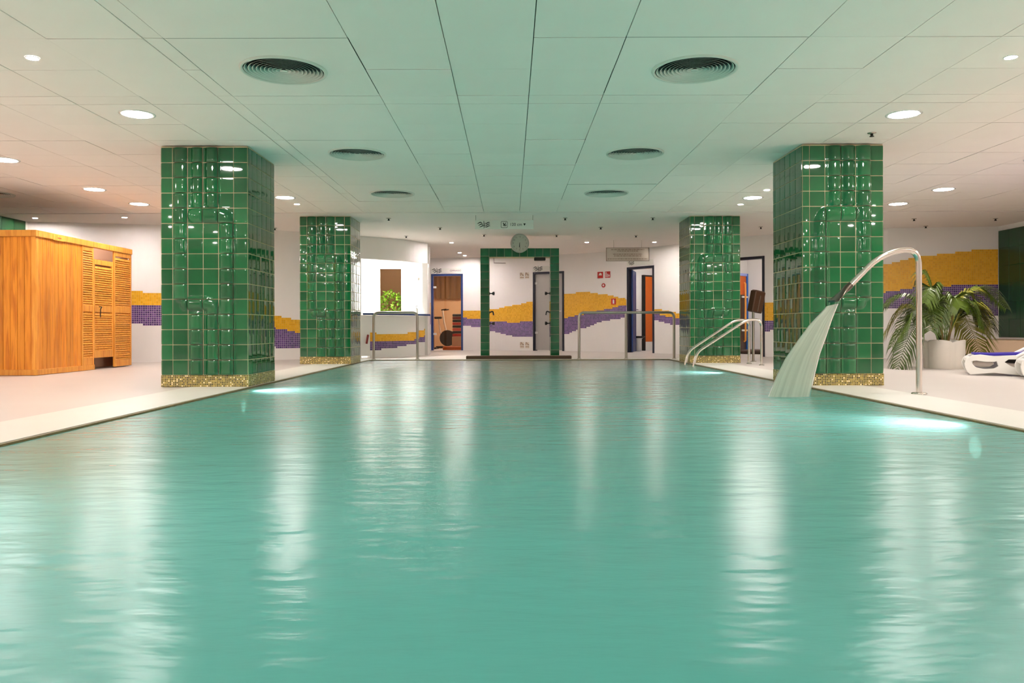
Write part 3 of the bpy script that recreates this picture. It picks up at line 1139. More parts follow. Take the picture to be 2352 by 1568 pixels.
for i in range(len(PK) - 1):
    a, b = top_out[i], top_out[i + 1]
    n1, n2 = ns[i] * 0.008, ns[i + 1] * 0.008
    mb.face([(a[0] - n1.x, a[1] - n1.y, 0.832), (b[0] - n2.x, b[1] - n2.y, 0.832), (b[0] - n2.x, b[1] - n2.y, 0.866), (a[0] - n1.x, a[1] - n1.y, 0.866)])
    mb.face([(a[0] - n1.x, a[1] - n1.y, 0.866), (b[0] - n2.x, b[1] - n2.y, 0.866), (b[0] + n2.x, b[1] + n2.y, 0.866), (a[0] + n1.x, a[1] + n1.y, 0.866)])
    mb.face([(a[0] - n1.x, a[1] - n1.y, 0.832), (a[0] + n1.x, a[1] + n1.y, 0.832), (b[0] + n2.x, b[1] + n2.y, 0.832), (b[0] - n2.x, b[1] - n2.y, 0.832)])
mb.obj('counter_edge', 'blue', t)
e_ = Vector(PK[-1])
mb = MB(); mb.box(e_.x - 0.11, e_.x + 0.02, e_.y - 0.1, e_.y + 0.15, 0, 1.94, 0.01); mb.obj('end_post', 'wall', t)

# back room of the kiosk
KY = 17.25
mb = MB(); wall_strip(mb, [(-1.75, 16.62), (-2.12, 20.1)], 0, ZT, 0.06)
struct('wall_kiosk_side', mb, 'wall')
mb = MB(); wall_strip(mb, [(-3.75, 18.7), (-3.3, 15.1)], 0, ZT, -0.06); struct('wall_kiosk_left', mb, 'wall')
wx0, wx1, wz0, wz1 = -2.885, -2.405, 0.87, 1.885      # pass-through window in the kiosk's rear wall
mb = MB()
mb.box(-3.75, wx0, KY, KY + 0.1, 0, ZT); mb.box(wx1, -1.78, KY, KY + 0.1, 0, ZT)
mb.box(wx0, wx1, KY, KY + 0.1, 0, wz0); mb.box(wx0, wx1, KY, KY + 0.1, wz1, ZT)
struct('wall_kiosk_rear', mb, 'counter_white')
mb = MB(); mb.box(-3.8, -1.95, 18.75, 18.85, 0, ZT); struct('wall_patio', mb, 'brown_wall')
mb = MB(); mb.box(-0.02, 0.02, -0.02, 0.02, 0, 1.5, 0.004)
tag(mb.obj('wooden_post', 'pine', None, (-3.06, 18.3, 0)), 'slim pine post behind the kiosk window', 'post')
lp = thing('kiosk_fill_lamp', 'added bright ceiling lamp inside the reception kiosk', 'ceiling lamp', (-2.55, 16.55, CEIL - 0.012))  # unseen lamp, added to make the kiosk interior bright
mb = MB(); mb.lathe([(0.27, 0), (0.27, -0.03), (0.25, -0.034)], 24); mb.obj('rim', 'white_gloss', lp)
mb = MB(); mb.disc(0.25, -0.03, 24); mb.obj('diffuser', 'kiosk_fill_lamp', lp)
lp = thing('patio_fill_lamp', 'added ceiling lamp over the plant behind the kiosk window', 'ceiling lamp', (-2.7, 17.95, CEIL - 0.012))  # unseen lamp, added to light the shrub
mb = MB(); mb.lathe([(0.12, 0), (0.12, -0.02), (0.1, -0.024)], 20); mb.obj('rim', 'white_gloss', lp)
mb = MB(); mb.disc(0.1, -0.02, 20); mb.obj('diffuser', 'inner_fill_lamp', lp)

t = thing('potted_shrub', 'bright green leafy shrub seen through the kiosk window', 'plant', (-2.72, 17.85, 0))
mb = MB(); mb.lathe([(0.001, 0), (0.15, 0), (0.19, 0.55), (0.2, 0.56), (0.17, 0.55), (0.001, 0.52)], 18); mb.obj('pot', 'pot', t)
mb = MB()
for k in range(5):
    a = k * 1.26
    mb.tube([(0, 0, 0.5), (0.05 * math.cos(a), 0.05 * math.sin(a), 0.8), (0.16 * math.cos(a), 0.16 * math.sin(a), 1.2)], [0.012, 0.01, 0.005], 6)
mb.obj('stem', 'stem', t)
mb = MB()
rl = random.Random(3)
for k in range(640):
    th, ph = rl.uniform(0, 2 * PI), rl.uniform(-1, 1)
    r = rl.uniform(0.5, 1) ** 0.5
    c = Vector((0.36 * r * math.cos(th) * math.sqrt(1 - ph * ph), 0.28 * r * math.sin(th) * math.sqrt(1 - ph * ph), 1.06 + 0.38 * r * ph))
    d = Vector((rl.gauss(0, 1), rl.gauss(0, 1), rl.gauss(0, 0.7))).normalized()
    s = d.cross(Vector((rl.gauss(0, 1), rl.gauss(0, 1), rl.gauss(0, 1)))).normalized()
    l, w = rl.uniform(0.05, 0.09), rl.uniform(0.018, 0.03)
    up = d.cross(s) * 0.008
    mb.face([c, c + d * l * 0.5 + s * w, c + d * l + up, c + d * l * 0.5 - s * w])
tag(mb.obj('foliage', 'bush', t), kind='stuff')

o = MB(); o.box(-0.035, 0.035, -0.012, 0, -0.04, 0.04, 0.006)
t = thing('intercom', 'small beige intercom box on the kiosk rear wall', 'intercom', (-2.02, KY - 0.001, 1.66))
o.obj('case', 'sign', t)
o = MB(); o.box(-0.024, 0.024, -0.017, -0.012, -0.028, 0.028, 0.002); o.obj('panel', 'steel_dull', t)
t = thing('soap_bottle', 'small white pump bottle standing on the kiosk counter', 'bottle', (-1.96, 16.25, 0.873))
mb = MB(); mb.lathe([(0.001, 0), (0.04, 0), (0.042, 0.01), (0.042, 0.1), (0.015, 0.12), (0.013, 0.135)], 14); mb.obj('body', 'white_gloss', t)
mb = MB(); mb.tube([(0, 0, 0.13), (0, 0, 0.16), (0.035, 0, 0.162)], 0.006, 8); mb.obj('pump', 'dark', t)


# ------------------------------------------------------------------ doors in the back wall
def frame_of(d):
    a, b = Vector(d[0]), Vector(d[1])
    u = (b - a).normalized()
    return a, u, Vector((-u.y, u.x)), (b - a).length, math.atan2(u.y, u.x)


def door_frame(name, d, m, h=DOOR_H, w=0.05, depth=0.16, label=None):
    a, u, n, W, rz = frame_of(d)
    o = bpy.data.objects.new(name, None)
    COL.objects.link(o)
    o.location = (a.x, a.y, 0); o.rotation_euler = (0, 0, rz)
    o['kind'] = 'structure'
    if label: o['label'] = label
    for x0, x1, z0, z1, nm in ((0, w, 0, h, 'jamb'), (W - w, W, 0, h, 'jamb'), (w, W - w, h - w, h, 'head')):
        mb = MB(); mb.box(x0, x1, -0.015, depth - 0.015, z0, z1, 0.004); mb.obj(nm, m, o)
    return o, W


def room(name, d, m, depth=2.0, side=0.7, floor_m='floor', h=2.3):
    a, u, n, W, rz = frame_of(d)
    mb = MB()
    x0, x1, y0, y1 = -side, W + side, 0.125, depth
    for q in ([(x0, y1, 0), (x1, y1, 0), (x1, y1, h), (x0, y1, h)], [(x0, y0, 0), (x0, y1, 0), (x0, y1, h), (x0, y0, h)],
              [(x1, y1, 0), (x1, y0, 0), (x1, y0, h), (x1, y1, h)], [(x0, y0, h), (x0, y1, h), (x1, y1, h), (x1, y0, h)]):
        mb.face(q)
    o = mb.obj(name, m)
    o.location = (a.x, a.y, 0.002); o.rotation_euler = (0, 0, rz)
    o['kind'] = 'structure'
    return o


def local(d, x, y, z=0):
    a, u, n, W, rz = frame_of(d)
    p = a + u * x + n * y
    return (p.x, p.y, z), rz


def room_fill_lamp(d, x, y, label, z=2.3, r=0.12):  # unseen lamps, added to light the side rooms
    p, rz = local(d, x, y, z)
    t = thing('room_fill_lamp', label, 'ceiling lamp', p)
    mb = MB(); mb.lathe([(r * 1.1, 0), (r * 1.1, -0.02), (r, -0.024)], 20); mb.obj('rim', 'white_gloss', t)
    mb = MB(); mb.disc(r, -0.02, 20); mb.obj('diffuser', 'inner_fill_lamp', t)


# 1: glass door to the gym
o, W = door_frame('door_1', D1, 'blue', label='blue framed clear glass door to the gym')
mb = MB(); mb.box(0.055, W - 0.055, 0.03, 0.04, 0.02, DOOR_H - 0.055); g = mb.obj('glass_pane', 'glass', o)
for z in (0.42, 1.62):
    mb = MB(); mb.box(0.02, 0.13, 0.012, 0.058, z - 0.025, z + 0.025, 0.004); mb.obj('hinge', 'white_gloss', o)
room('wall_gym', D1, 'gym_wall', 2.6, 0.6)
room_fill_lamp(D1, 0.5, 1.2, 'added unseen ceiling lamp inside the gym behind the glass door', r=0.26)
p, rz = local(D1, W / 2, 2.5)
t = thing('gym_curtain', 'brown striped curtain hanging at the back of the gym', 'curtain', p, rz)
mb = MB()
for i in range(40):
    xa, xb = -0.95 + i * 0.045, -0.95 + (i + 1) * 0.045
    ya, yb = 0.03 * math.sin(i * 1.9), 0.03 * math.sin((i + 1) * 1.9)
    mb.face([(xa, ya, 1.42), (xb, yb, 1.42), (xb, yb, 2.2), (xa, ya, 2.2)], smooth=True)
mb.obj('cloth', 'gym_dark', t)
mb = MB(); mb.tube([(-0.97, 0, 2.2), (0.87, 0, 2.2)], 0.012, 8); mb.obj('rail', 'dark', t)
p, rz = local(D1, W - 0.24, 0.74)
t = thing('dumbbell_rack', 'stack of red and black weights inside the gym doorway', 'weights', p, rz)
for k in range(8):
    mb = MB(); mb.box(-0.13, 0.13, -0.1, 0.1, 0.35 + k * 0.075, 0.35 + k * 0.075 + 0.068, 0.012)
    mb.obj('weight', ('red', 'black', 'pink', 'black')[k % 4] if k < 6 else ('red_dark', 'black')[k % 2], t)
mb = MB(); mb.box(-0.14, 0.14, -0.12, 0.12, 0, 0.345, 0.01); mb.obj('stand', 'gym_wall', t)
p, rz = local(D1, 0.12, 1.2)
t = thing('exercise_bike', 'dark exercise bike standing inside the gym on the left', 'exercise bike', p, rz)
Ry = Matrix.Rotation(PI / 2, 4, 'X')
mb = MB(); mb.lathe([(0.001, -0.03), (0.2, -0.03), (0.22, -0.02), (0.22, 0.02), (0.2, 0.03), (0.001, 0.03)], 24, mtx=Matrix.Translation((0.12, 0, 0.3)) @ Ry); mb.obj('flywheel', 'dark', t)
mb = MB(); mb.tube([(0.12, 0, 0.3), (-0.08, 0, 0.45), (-0.14, 0, 0.82)], 0.025, 8); mb.tube([(0.12, 0, 0.3), (0.02, 0, 0.75), (-0.02, 0, 1.05)], 0.025, 8); mb.obj('frame', 'white_gloss', t)
mb = MB(); mb.box(-0.24, -0.04, -0.08, 0.08, 0.82, 0.88, 0.02); mb.obj('saddle', 'dark', t)
mb = MB(); mb.tube(bend([(0.12, -0.2, 1.08), (-0.02, -0.2, 1.06), (-0.02, 0.2, 1.06), (0.12, 0.2, 1.08)], 0.05), 0.016, 8); mb.obj('handlebar', 'dark', t)
mb = MB(); mb.box(-0.24, -0.16, -0.22, 0.22, 0, 0.05, 0.01); mb.box(0.3, 0.38, -0.22, 0.22, 0, 0.05, 0.01); mb.box(-0.2, 0.34, -0.03, 0.03, 0.02, 0.08, 0.005); mb.obj('base', 'dark', t)
p, rz = local(D1, 0.48, 0.39)
mb = MB(); mb.box(-0.22, 0.3, -0.2, 0.2, 0.0, 0.09, 0.015)
tag(mb.obj('orange_step', 'orange', None, p), 'low orange exercise step on the gym floor', 'exercise step').rotation_euler = (0, 0, rz)

# 2: frosted glass door behind the shower arch
o, W = door_frame('door_2', D2, 'navy', label='dark blue framed frosted glass door behind the shower arch')
mb = MB(); mb.box(0.055, W - 0.055, 0.03, 0.042, 0.02, DOOR_H - 0.055); mb.obj('frosted_pane', 'frost', o)
for z in (0.45, 1.68):
    mb = MB(); mb.box(0.01, 0.12, 0.012, 0.058, z - 0.028, z + 0.028, 0.004); mb.obj('hinge', 'white_gloss', o)
mb = MB(); mb.tube([(W - 0.12, 0.03, 0.98), (W - 0.12, -0.03, 0.98), (W - 0.06, -0.03, 0.98)], 0.014, 8); mb.obj('handle', 'white_gloss', o)
room('wall_steam_room', D2, 'wall', 1.2, 0.25)
room_fill_lamp(D2, 0.35, 0.6, 'added unseen ceiling lamp inside the room behind the frosted door', r=0.1)

# 3: open blue door, white room with an orange door
o, W = door_frame('door_3', D3, 'navy', label='dark blue framed doorway with its blue door standing open')
lf = MB(); lf.box(0, 0.04, 0.0, 0.72, 0.01, DOOR_H - 0.06, 0.004)
leaf = lf.obj('door_leaf', 'blue', o, (0.06, 0.08, 0)); leaf.rotation_euler = (0, 0, math.radians(35))
mb = MB(); mb.tube([(0.05, 0.64, 1.0), (0.1, 0.64, 1.0), (0.1, 0.54, 1.0)], 0.01, 8); mb.obj('door_handle', 'steel', leaf)
room('wall_changing_room', D3, 'wall', 2.3, 0.55)
room_fill_lamp(D3, 0.4, 1.0, 'added unseen ceiling lamp inside the room with the orange door', r=0.13)
# orange door with a round window, set across the sight line
(px, py, _), rz = local(D3, -0.50, 1.56)
t = thing('orange_door', 'orange inner door with a round window and dark frame', 'door', (px, py, 0.004), rz + PI / 2)
od = curve_mesh('panel', [[(-0.34, 0.22), (0.34, 0.22), (0.34, 1.82), (-0.34, 1.82)], [(0.10 + 0.15 * math.cos(-k * PI / 12), 1.46 + 0.15 * math.sin(-k * PI / 12)) for k in range(24)]], 0.02, 0.0, 'orange')
put('panel', od, t, mtx=UPRIGHT)
mb = MB(); mb.disc(0.15, 0.0, 24, mtx=Matrix.Translation((0.10, 0.004, 1.46)) @ UPRIGHT, down=False); mb.obj('round_window', 'white_gloss', t)
for x0, x1, z0, z1, nm in ((-0.40, -0.345, 0.0, 1.86, 'jamb'), (0.345, 0.40, 0.0, 1.86, 'jamb'), (-0.345, 0.345, 1.825, 1.86, 'head')):
    mb = MB(); mb.box(x0, x1, -0.03, 0.05, z0, z1, 0.003); mb.obj(nm, 'dark', t)
mb = MB(); mb.box(-0.34, 0.34, -0.015, 0.015, 0.0, 0.215); mb.obj('kick_plate', 'wall', t)
t = thing('wash_basin', 'white pedestal basin with dark rim inside the blue doorway', 'wash basin', (3.07, 18.8, 0.0)).scale = (1, 1, 0.8); t = bpy.data.objects['wash_basin']
mb = MB(); mb.lathe([(0.001, 0), (0.08, 0), (0.06, 0.1), (0.05, 0.32), (0.12, 0.4), (0.15, 0.42)], 20); mb.obj('pedestal', 'white_gloss', t)
mb = MB(); mb.lathe([(0.13, 0.40), (0.17, 0.43), (0.175, 0.455), (0.16, 0.46), (0.1, 0.44), (0.001, 0.43)], 24); mb.obj('bowl', 'dark', t)

# 4: doorway on the right with a black frame
o, W = door_frame('door_4', D4, 'navy', label='black framed doorway right of the far right pillar')
room('wall_lobby', D4, 'wall', 2.3, 0.6)
room_fill_lamp(D4, 0.45, 1.0, 'added unseen ceiling lamp inside the black framed doorway', r=0.16)
(px, py, _), rz = local(D4, -0.54, 1.74)
t = thing('orange_glass_door', 'orange glazed door in a blue frame inside the black doorway', 'door', (px, py, 0.004), rz + PI / 2)
for x0, x1, z0, z1, nm, mm in ((-0.42, -0.36, 0.0, 1.78, 'jamb', 'blue_bright'), (0.36, 0.42, 0.0, 1.78, 'jamb', 'blue_bright'), (-0.36, 0.36, 1.72, 1.78, 'head', 'lilac')):
    mb = MB(); mb.box(x0, x1, -0.04, 0.04, z0, z1, 0.004); mb.obj(nm, mm, t)
mb = MB(); mb.box(-0.36, 0.36, -0.015, 0.015, 1.3, 1.72); mb.obj('upper_panel', 'orange', t)
mb = MB(); mb.box(-0.36, 0.36, -0.015, 0.015, 0.02, 1.3); mb.obj('lower_panel', 'brown_box', t)
mb = MB(); mb.tube([(0.24, -0.03, 0.25), (0.24, -0.06, 0.27), (0.24, -0.06, 1.55), (0.24, -0.03, 1.57)], 0.022, 8); mb.obj('pull_handle', 'pine_light', t)
for z in (0.5, 1.25):
    mb = MB(); mb.box(0.14, 0.38, -0.05, -0.016, z - 0.02, z + 0.02, 0.004); mb.obj('hinge', 'white_gloss', t)


p, rz = local(D4, 0.05, 1.5, 0.004)
mb = MB(); mb.box(-0.3, 0.35, -0.3, 0.3, 0.0, 0.09, 0.03)
tag(mb.obj('floor_cushion', 'brown_box', None, p), 'low dark brown cushion on the floor inside the black doorway', 'cushion').rotation_euler = (0, 0, rz)


# ------------------------------------------------------------------ signs and small wall things
def wave_logo(size, m='ink'):
    """three pairs of waves meeting at a centre with a little figure"""
    spl = []
    for r in range(3):
        z = (1 - r) * 0.28
        for sgn in (-1, 1):
            n = 10
            up, dn = [], []
            for i in range(n + 1):
                q = i / n
                x = sgn * (0.12 + 0.85 * q) + 0.09 * (1 - r) * (-1 if sgn < 0 else 0.3) + (0.1 * r if sgn < 0 else 0.05 * r)
                y = z + 0.10 * math.sin(q * PI * 1.7 + (0.4 if sgn > 0 else 2.6)) * (-1)
                th = 0.065 * (0.45 + math.sin(PI * q) * 0.8)
                up.append((x * size, (y + th) * size)); dn.append((x * size, (y - th) * size))
            spl.append(up + dn[::-1])
    spl.append([((0.0 + 0.07 * math.cos(k * PI / 5)) * size, (0.52 + 0.07 * math.sin(k * PI / 5)) * size) for k in range(10)])
    spl.append([(-0.05 * size, 0.38 * size), (0.06 * size, 0.42 * size), (0.20 * size, -0.45 * size), (0.10 * size, -0.52 * size)])
    spl.append([((-0.02 + 0.06 * math.cos(k * PI / 5)) * size, (-0.5 + 0.06 * math.sin(k * PI / 5)) * size) for k in range(10)])
    return curve_mesh('wave_emblem', spl, 0.0008, 0, m)


def hang_sign(name, label, x0, x1, y, z0, z1, panel_m):
    t = thing(name, label, 'sign', ((x0 + x1) / 2, y, z0))
    W, H = x1 - x0, z1 - z0
    mb = MB(); mb.box(-W / 2, W / 2, -0.006, 0.006, 0, H, 0.002); mb.obj('panel', panel_m, t)
    for s in (-1, 1):
        mb = MB(); mb.tube([(s * W * 0.49 if name == 'depth_sign' else s * W * 0.32, 0, H), (s * W * 0.49 if name == 'depth_sign' else s * W * 0.32, 0, CEIL - 0.014 - z0)], 0.004, 6); mb.obj('wire', 'steel_dull', t)
    return t, W, H


t, W, H = hang_sign('depth_sign', 'white hanging sign reading 120 cm with waves and swimmer symbol', -0.555, 0.372, 12.42, 2.143, 2.288, 'sign')
put('wave_emblem', wave_logo(0.098), t, mtx=Matrix.Translation((-0.325, -0.0075, H * 0.5)) @ UPRIGHT)
ring = lambda s, r, n=5: [(sx * (s - r) + r * math.cos(a), sy * (s - r) + r * math.sin(a)) for sx, sy, a0 in ((1, 1, 0), (-1, 1, PI / 2), (-1, -1, PI), (1, -1, 1.5 * PI)) for a in [a0 + k * PI / 2 / n for k in range(n + 1)]]
put('square_border', curve_mesh('square_border', [ring(0.052, 0.016), ring(0.046, 0.012)[::-1]], 0.0008, 0, 'ink'), t, mtx=Matrix.Translation((0.0, -0.0075, H * 0.5)) @ UPRIGHT)
fig = [[(-0.024, 0.03), (-0.016, 0.032), (0.006, 0.006), (0.022, 0.034), (0.029, 0.03), (0.012, -0.006), (0.03, -0.03), (0.022, -0.034), (0.0, -0.008), (-0.02, -0.012), (-0.02, -0.02), (-0.004, -0.018)],
       [(0.026 + 0.009 * math.cos(k * PI / 5), -0.008 + 0.009 * math.sin(k * PI / 5)) for k in range(10)]]
put('figure_symbol', curve_mesh('figure_symbol', fig, 0.0008, 0, 'ink'), t, mtx=Matrix.Translation((0.0, -0.0075, H * 0.5)) @ UPRIGHT)
put('lettering', text_mesh('120 cm', 0.066, 'ink'), t, mtx=Matrix.Translation((0.185, -0.0075, H * 0.5)) @ UPRIGHT)
put('arrow_symbol', curve_mesh('arrow_symbol', [[(-0.02, 0.018), (0.02, 0.018), (0.0, -0.02)]], 0.0008, 0, 'ink'), t, mtx=Matrix.Translation((0.322, -0.0075, H * 0.5)) @ UPRIGHT)

t, W, H = hang_sign('notice_panel', 'grey hanging notice panel with rows of small print', 1.965, 2.85, 16.0, 1.935, 2.21, 'sign_clear')
for x0, x1, z0, z1 in ((-W / 2, W / 2, 0, 0.01), (-W / 2, W / 2, H - 0.01, H), (-W / 2, -W / 2 + 0.01, 0, H), (W / 2 - 0.01, W / 2, 0, H)):
    mb = MB(); mb.box(x0, x1, -0.008, 0.008, z0, z1, 0.001); mb.obj('border', 'ink_soft', t)
rr = random.Random(5)
for z, hw in ((0.235, 0.34), (0.205, 0.21), (0.14, 0.30), (0.105, 0.28), (0.045, 0.41)):
    mb = MB()
    x = -hw
    while x < hw:                      # too small in the photograph to read: broken strokes
        w = rr.uniform(0.02, 0.07)
        mb.box(x, min(x + w, hw), -0.0085, -0.0062, z - 0.008, z + 0.008)
        x += w + 0.012
    mb.obj('print_line', 'ink_soft', t)

def door_sign(d, label, txt=None, lx=0.11, w0=0.0, w1=None, z=2.04, h=0.13, name='door_sign', size=0.125):
    a, u, n, W, rz = frame_of(d)
    w1 = w1 or W
    t = thing(name, label, 'sign', (a.x - n.x * 0.008, a.y - n.y * 0.008, z - h / 2), rz)
    mb = MB(); mb.box(w0, w1, -0.006, 0.004, 0, h, 0.002); mb.obj('panel', 'sign', t)
    put('wave_emblem', wave_logo(size, 'ink'), t, mtx=Matrix.Translation((w0 + lx + 0.02, -0.0075, h / 2)) @ UPRIGHT)
    if txt:
        put('lettering', text_mesh(txt, 0.062, 'ink_purple'), t, mtx=Matrix.Translation((W * 0.77, -0.0075, h / 2)) @ UPRIGHT)
    return t


door_sign(D1, 'white sign with black waves and purple lettering above the gym door', 'GIMNASIO', 0.13)
door_sign(D2, 'small white sign with wave emblem above the frosted door', None, 0.13, 0.0, 0.62)
door_sign(D3, 'small white sign with wave emblem above the open blue door', None, 0.12, 0.0, 0.78, 2.05, 0.11, size=0.09)

# red fire signs on the back wall, right of the arch
def wall_point(x):
    for r in runs:
        for a, b in zip(r, r[1:]):
            if a[0] <= x <= b[0]:
                t = (x - a[0]) / (b[0] - a[0])
                u = (Vector(b) - Vector(a)).normalized()
                return Vector(a).lerp(Vector(b), t), math.atan2(u.y, u.x), Vector((u.y, -u.x))


def fire_sign(x, z, label, picto, s=0.075, m='red'):
    p, rz, n = wall_point(x)
    t = thing('fire_sign', label, 'sign', (p.x + n.x * 0.006, p.y + n.y * 0.006, z), rz, group='red fire safety signs')
    mb = MB(); mb.box(-s, s, -0.004, 0.004, -s, s, 0.001); mb.obj('plate', m, t)
    put('symbol', curve_mesh('symbol', picto, 0.0006, 0, 'white'), t, mtx=Matrix.Translation((0, -0.0055, 0)) @ UPRIGHT)


fire_sign(2.15, 1.825, 'red fire bell sign, left of the upper pair', [[(-0.04, -0.02), (-0.03, 0.03), (0.0, 0.05), (0.035, 0.04), (0.045, 0.0), (0.02, -0.02), (0.0, 0.0)]])
fire_sign(2.31, 1.825, 'red fire hose sign, right of the upper pair', [[(-0.055, -0.06), (-0.055, 0.06), (-0.03, 0.06), (-0.03, -0.06)], [(-0.01, -0.06), (-0.01, 0.02), (0.01, 0.02), (0.01, -0.06)], [(0.03, 0.0), (0.055, 0.0), (0.055, -0.05), (0.03, -0.05)]])
fire_sign(2.43, 1.185, 'red fire extinguisher sign on the yellow mosaic', [[(-0.02, -0.05), (0.025, -0.05), (0.025, 0.02), (0.01, 0.05), (-0.01, 0.05), (-0.02, 0.02)]], 0.07)
p, rz, n = wall_point(2.22)
t = thing('alarm_button', 'round red alarm button under the two fire signs', 'alarm button', (p.x + n.x * 0.002, p.y + n.y * 0.002, 1.575), rz)
mb = MB(); mb.lathe([(0.03, 0.0), (0.05, 0.0), (0.05, 0.012), (0.045, 0.016), (0.025, 0.014), (0.025, 0.0)], 20, mtx=UPRIGHT); mb.obj('ring', 'red', t)
mb = MB(); mb.disc(0.027, 0.01, 16, mtx=UPRIGHT, down=False); mb.obj('push_plate', 'white', t)
p, rz, n = wall_point(3.33)
t = thing('light_switch', 'white light switch right of the open blue door', 'switch', (p.x + n.x * 0.002, p.y + n.y * 0.002, 1.08), rz)
mb = MB(); mb.box(-0.04, 0.04, -0.01, 0, -0.04, 0.04, 0.003); mb.obj('plate', 'white', t)
mb = MB(); mb.box(-0.02, 0.02, -0.015, -0.01, -0.025, 0.025, 0.002); mb.obj('rocker', 'sign', t)
# little square tile ornaments on the wall seen through the arch
M['ornament'] = mosaic('ornament', 0.026, [(0, S(150, 110, 70)), (0.4, S(225, 215, 200)), (0.75, S(110, 74, 44))], S(226, 218, 206), 0.12, 0.4)
for x, z, l in ((0.30, 1.90 - 0.02, 'upper left'), (0.43, 1.88, 'upper right'), (0.30, 0.135, 'lower left'), (0.43, 0.135, 'lower right')):
    p, rz, n = wall_point(x)
    mb = MB(); mb.box(-0.052, 0.052, -0.004, 0.004, -0.078, 0.078)
    o = tag(mb.obj('tile_ornament', 'ornament', None, (p.x + n.x * 0.008, p.y + n.y * 0.008, z)), 'small brown checked tile ornament beside the frosted door, ' + l, 'ornament', 'checked tile ornaments')
    o.rotation_euler = (0, 0, rz)


# ------------------------------------------------------------------ shower arch with clock
AY = 15.15
t = thing('shower_arch', 'green tiled walk through shower arch with side nozzles', 'shower', (0.185, AY, 0.0))
hw, lw, hh, hd = 0.755, 0.165, 2.10, 0.16
for s in (-1, 1):
    mb = MB(); mb.box(min(s * hw, s * (hw - lw)), max(s * hw, s * (hw - lw)), -hd, hd, 0.004, hh); lg = mb.obj('leg', 'grout', t)
    n = 14
    h = hh / n
    me = flat_tile(lw - 0.004, h - 0.004)
    for k in range(n):
        put('tile', me, lg, mtx=Matrix.Translation((s * (hw - lw / 2), -hd, h * (k + 0.5))) @ UPRIGHT @ Matrix.Rotation(random.gauss(0, 0.004), 4, 'Y'))
    ms = flat_tile(2 * hd - 0.006, h - 0.004)
    for k in range(n):
        put('tile', ms, lg, mtx=Matrix.Translation((s * (hw - lw), 0, h * (k + 0.5))) @ Matrix.Rotation(-s * PI / 2, 4, 'Z') @ UPRIGHT)
mb = MB(); mb.box(-hw + lw, hw - lw, -hd, hd, hh - lw, hh); lt = mb.obj('lintel', 'grout', t)
n = 8
w = (2 * hw - 2 * lw) / n
me = flat_tile(w - 0.004, lw - 0.004)
for k in range(n):
    put('tile', me, lt, mtx=Matrix.Translation((-hw + lw + w * (k + 0.5), -hd, hh - lw / 2)) @ UPRIGHT @ Matrix.Rotation(random.gauss(0, 0.004), 4, 'X'))
for s in (-1, 1):
    x = s * (hw - lw)
    for z in (1.24, 0.66):
        R = Matrix.Translation((x, -0.02, z)) @ Matrix.Rotation(-s * PI / 2, 4, 'Y')
        mb = MB(); mb.lathe([(0.028, 0), (0.028, 0.012), (0.011, 0.016), (0.011, 0.05), (0.032, 0.07), (0.036, 0.1), (0.001, 0.106)], 14, mtx=R); mb.obj('nozzle', 'dark', t)
    mb = MB(); mb.tube(bend([(x, -0.02, 0.87), (x - s * 0.07, -0.02, 0.9), (x - s * 0.085, -0.02, 0.82)], 0.03), 0.012, 8); mb.lathe([(0.026, 0), (0.026, 0.01), (0.001, 0.012)], 12, mtx=Matrix.Translation((x, -0.02, 0.87)) @ Matrix.Rotation(-s * PI / 2, 4, 'Y')); mb.obj('tap', 'dark', t)
mb = MB(); mb.box(0.28, 0.5, -0.06, 0.06, hh - lw - 0.06, hh - lw, 0.01); mb.obj('shower_head', 'dark', t)
mb = MB(); mb.tube([(-0.5, 0, hh - lw - 0.001), (-0.5, 0, hh - lw - 0.1), (-0.27, 0, hh - lw - 0.105)], 0.006, 6); mb.obj('spray_bar', 'ink_soft', t)
mb = MB(); mb.box(-0.5, 0.5, -0.1, 0.1, 0.004, 0.03, 0.004); mb.obj('threshold', 'dark', t)

t = thing('wall_clock', 'round grey wall clock mounted on top of the shower arch', 'clock', (0.185, AY - hd - 0.012, 2.19))
mb = MB(); mb.lathe([(0.001, 0.0), (0.18, 0.0), (0.182, 0.03), (0.176, 0.05), (0.16, 0.052), (0.156, 0.038), (0.001, 0.038)], 40, mtx=UPRIGHT); mb.obj('case', 'aluminium', t)
mb = MB(); mb.disc(0.157, 0.0385, 36, mtx=UPRIGHT, down=False); mb.obj('dial', 'clockface', t)
for k in range(12):
    a = k * PI / 6
    put('numeral', text_mesh(str(k or 12), 0.042, 'ink_soft'), t, mtx=Matrix.Translation((0.125 * math.sin(a), -0.0405, 0.125 * math.cos(a))) @ UPRIGHT)
for ang, l, w in ((PI * 1.03, 0.075, 0.009), (PI * 0.99, 0.105, 0.006)):
    mb = MB(); mb.box(-w / 2, w / 2, -0.0015, 0.0015, -0.015, l); h = mb.obj('hand', 'ink', t, (0, -0.0435, 0)); h.rotation_euler = (0, ang, 0)

mb = MB(); mb.box(-0.965, 0.965, -0.14, 0.14, 0.004, 0.062, 0.006)
tag(mb.obj('pool_step', 'brown', None, (0.155, 14.42, 0)), 'long dark brown step between the pool and the shower arch', 'step')


# ------------------------------------------------------------------ railings
def rail(name, label, paths, r, posts=(), cat='railing', foot=0.04, m='steel'):
    t = thing(name, label, cat, tuple(paths[0][1][0][:2]) + (0,))
    o = Vector(t.location)
    for nm, p in paths:
        mb = MB(); mb.tube([Vector(q) - o for q in p], r, 12); mb.obj(nm, m, t)
    for q in posts:
        mb = MB(); mb.lathe([(foot, 0.0), (foot, 0.006), (foot * 0.7, 0.012), (r, 0.014)], 16, c=Vector((q[0], q[1], 0.004)) - o); mb.obj('foot_flange', m, t)
    return t


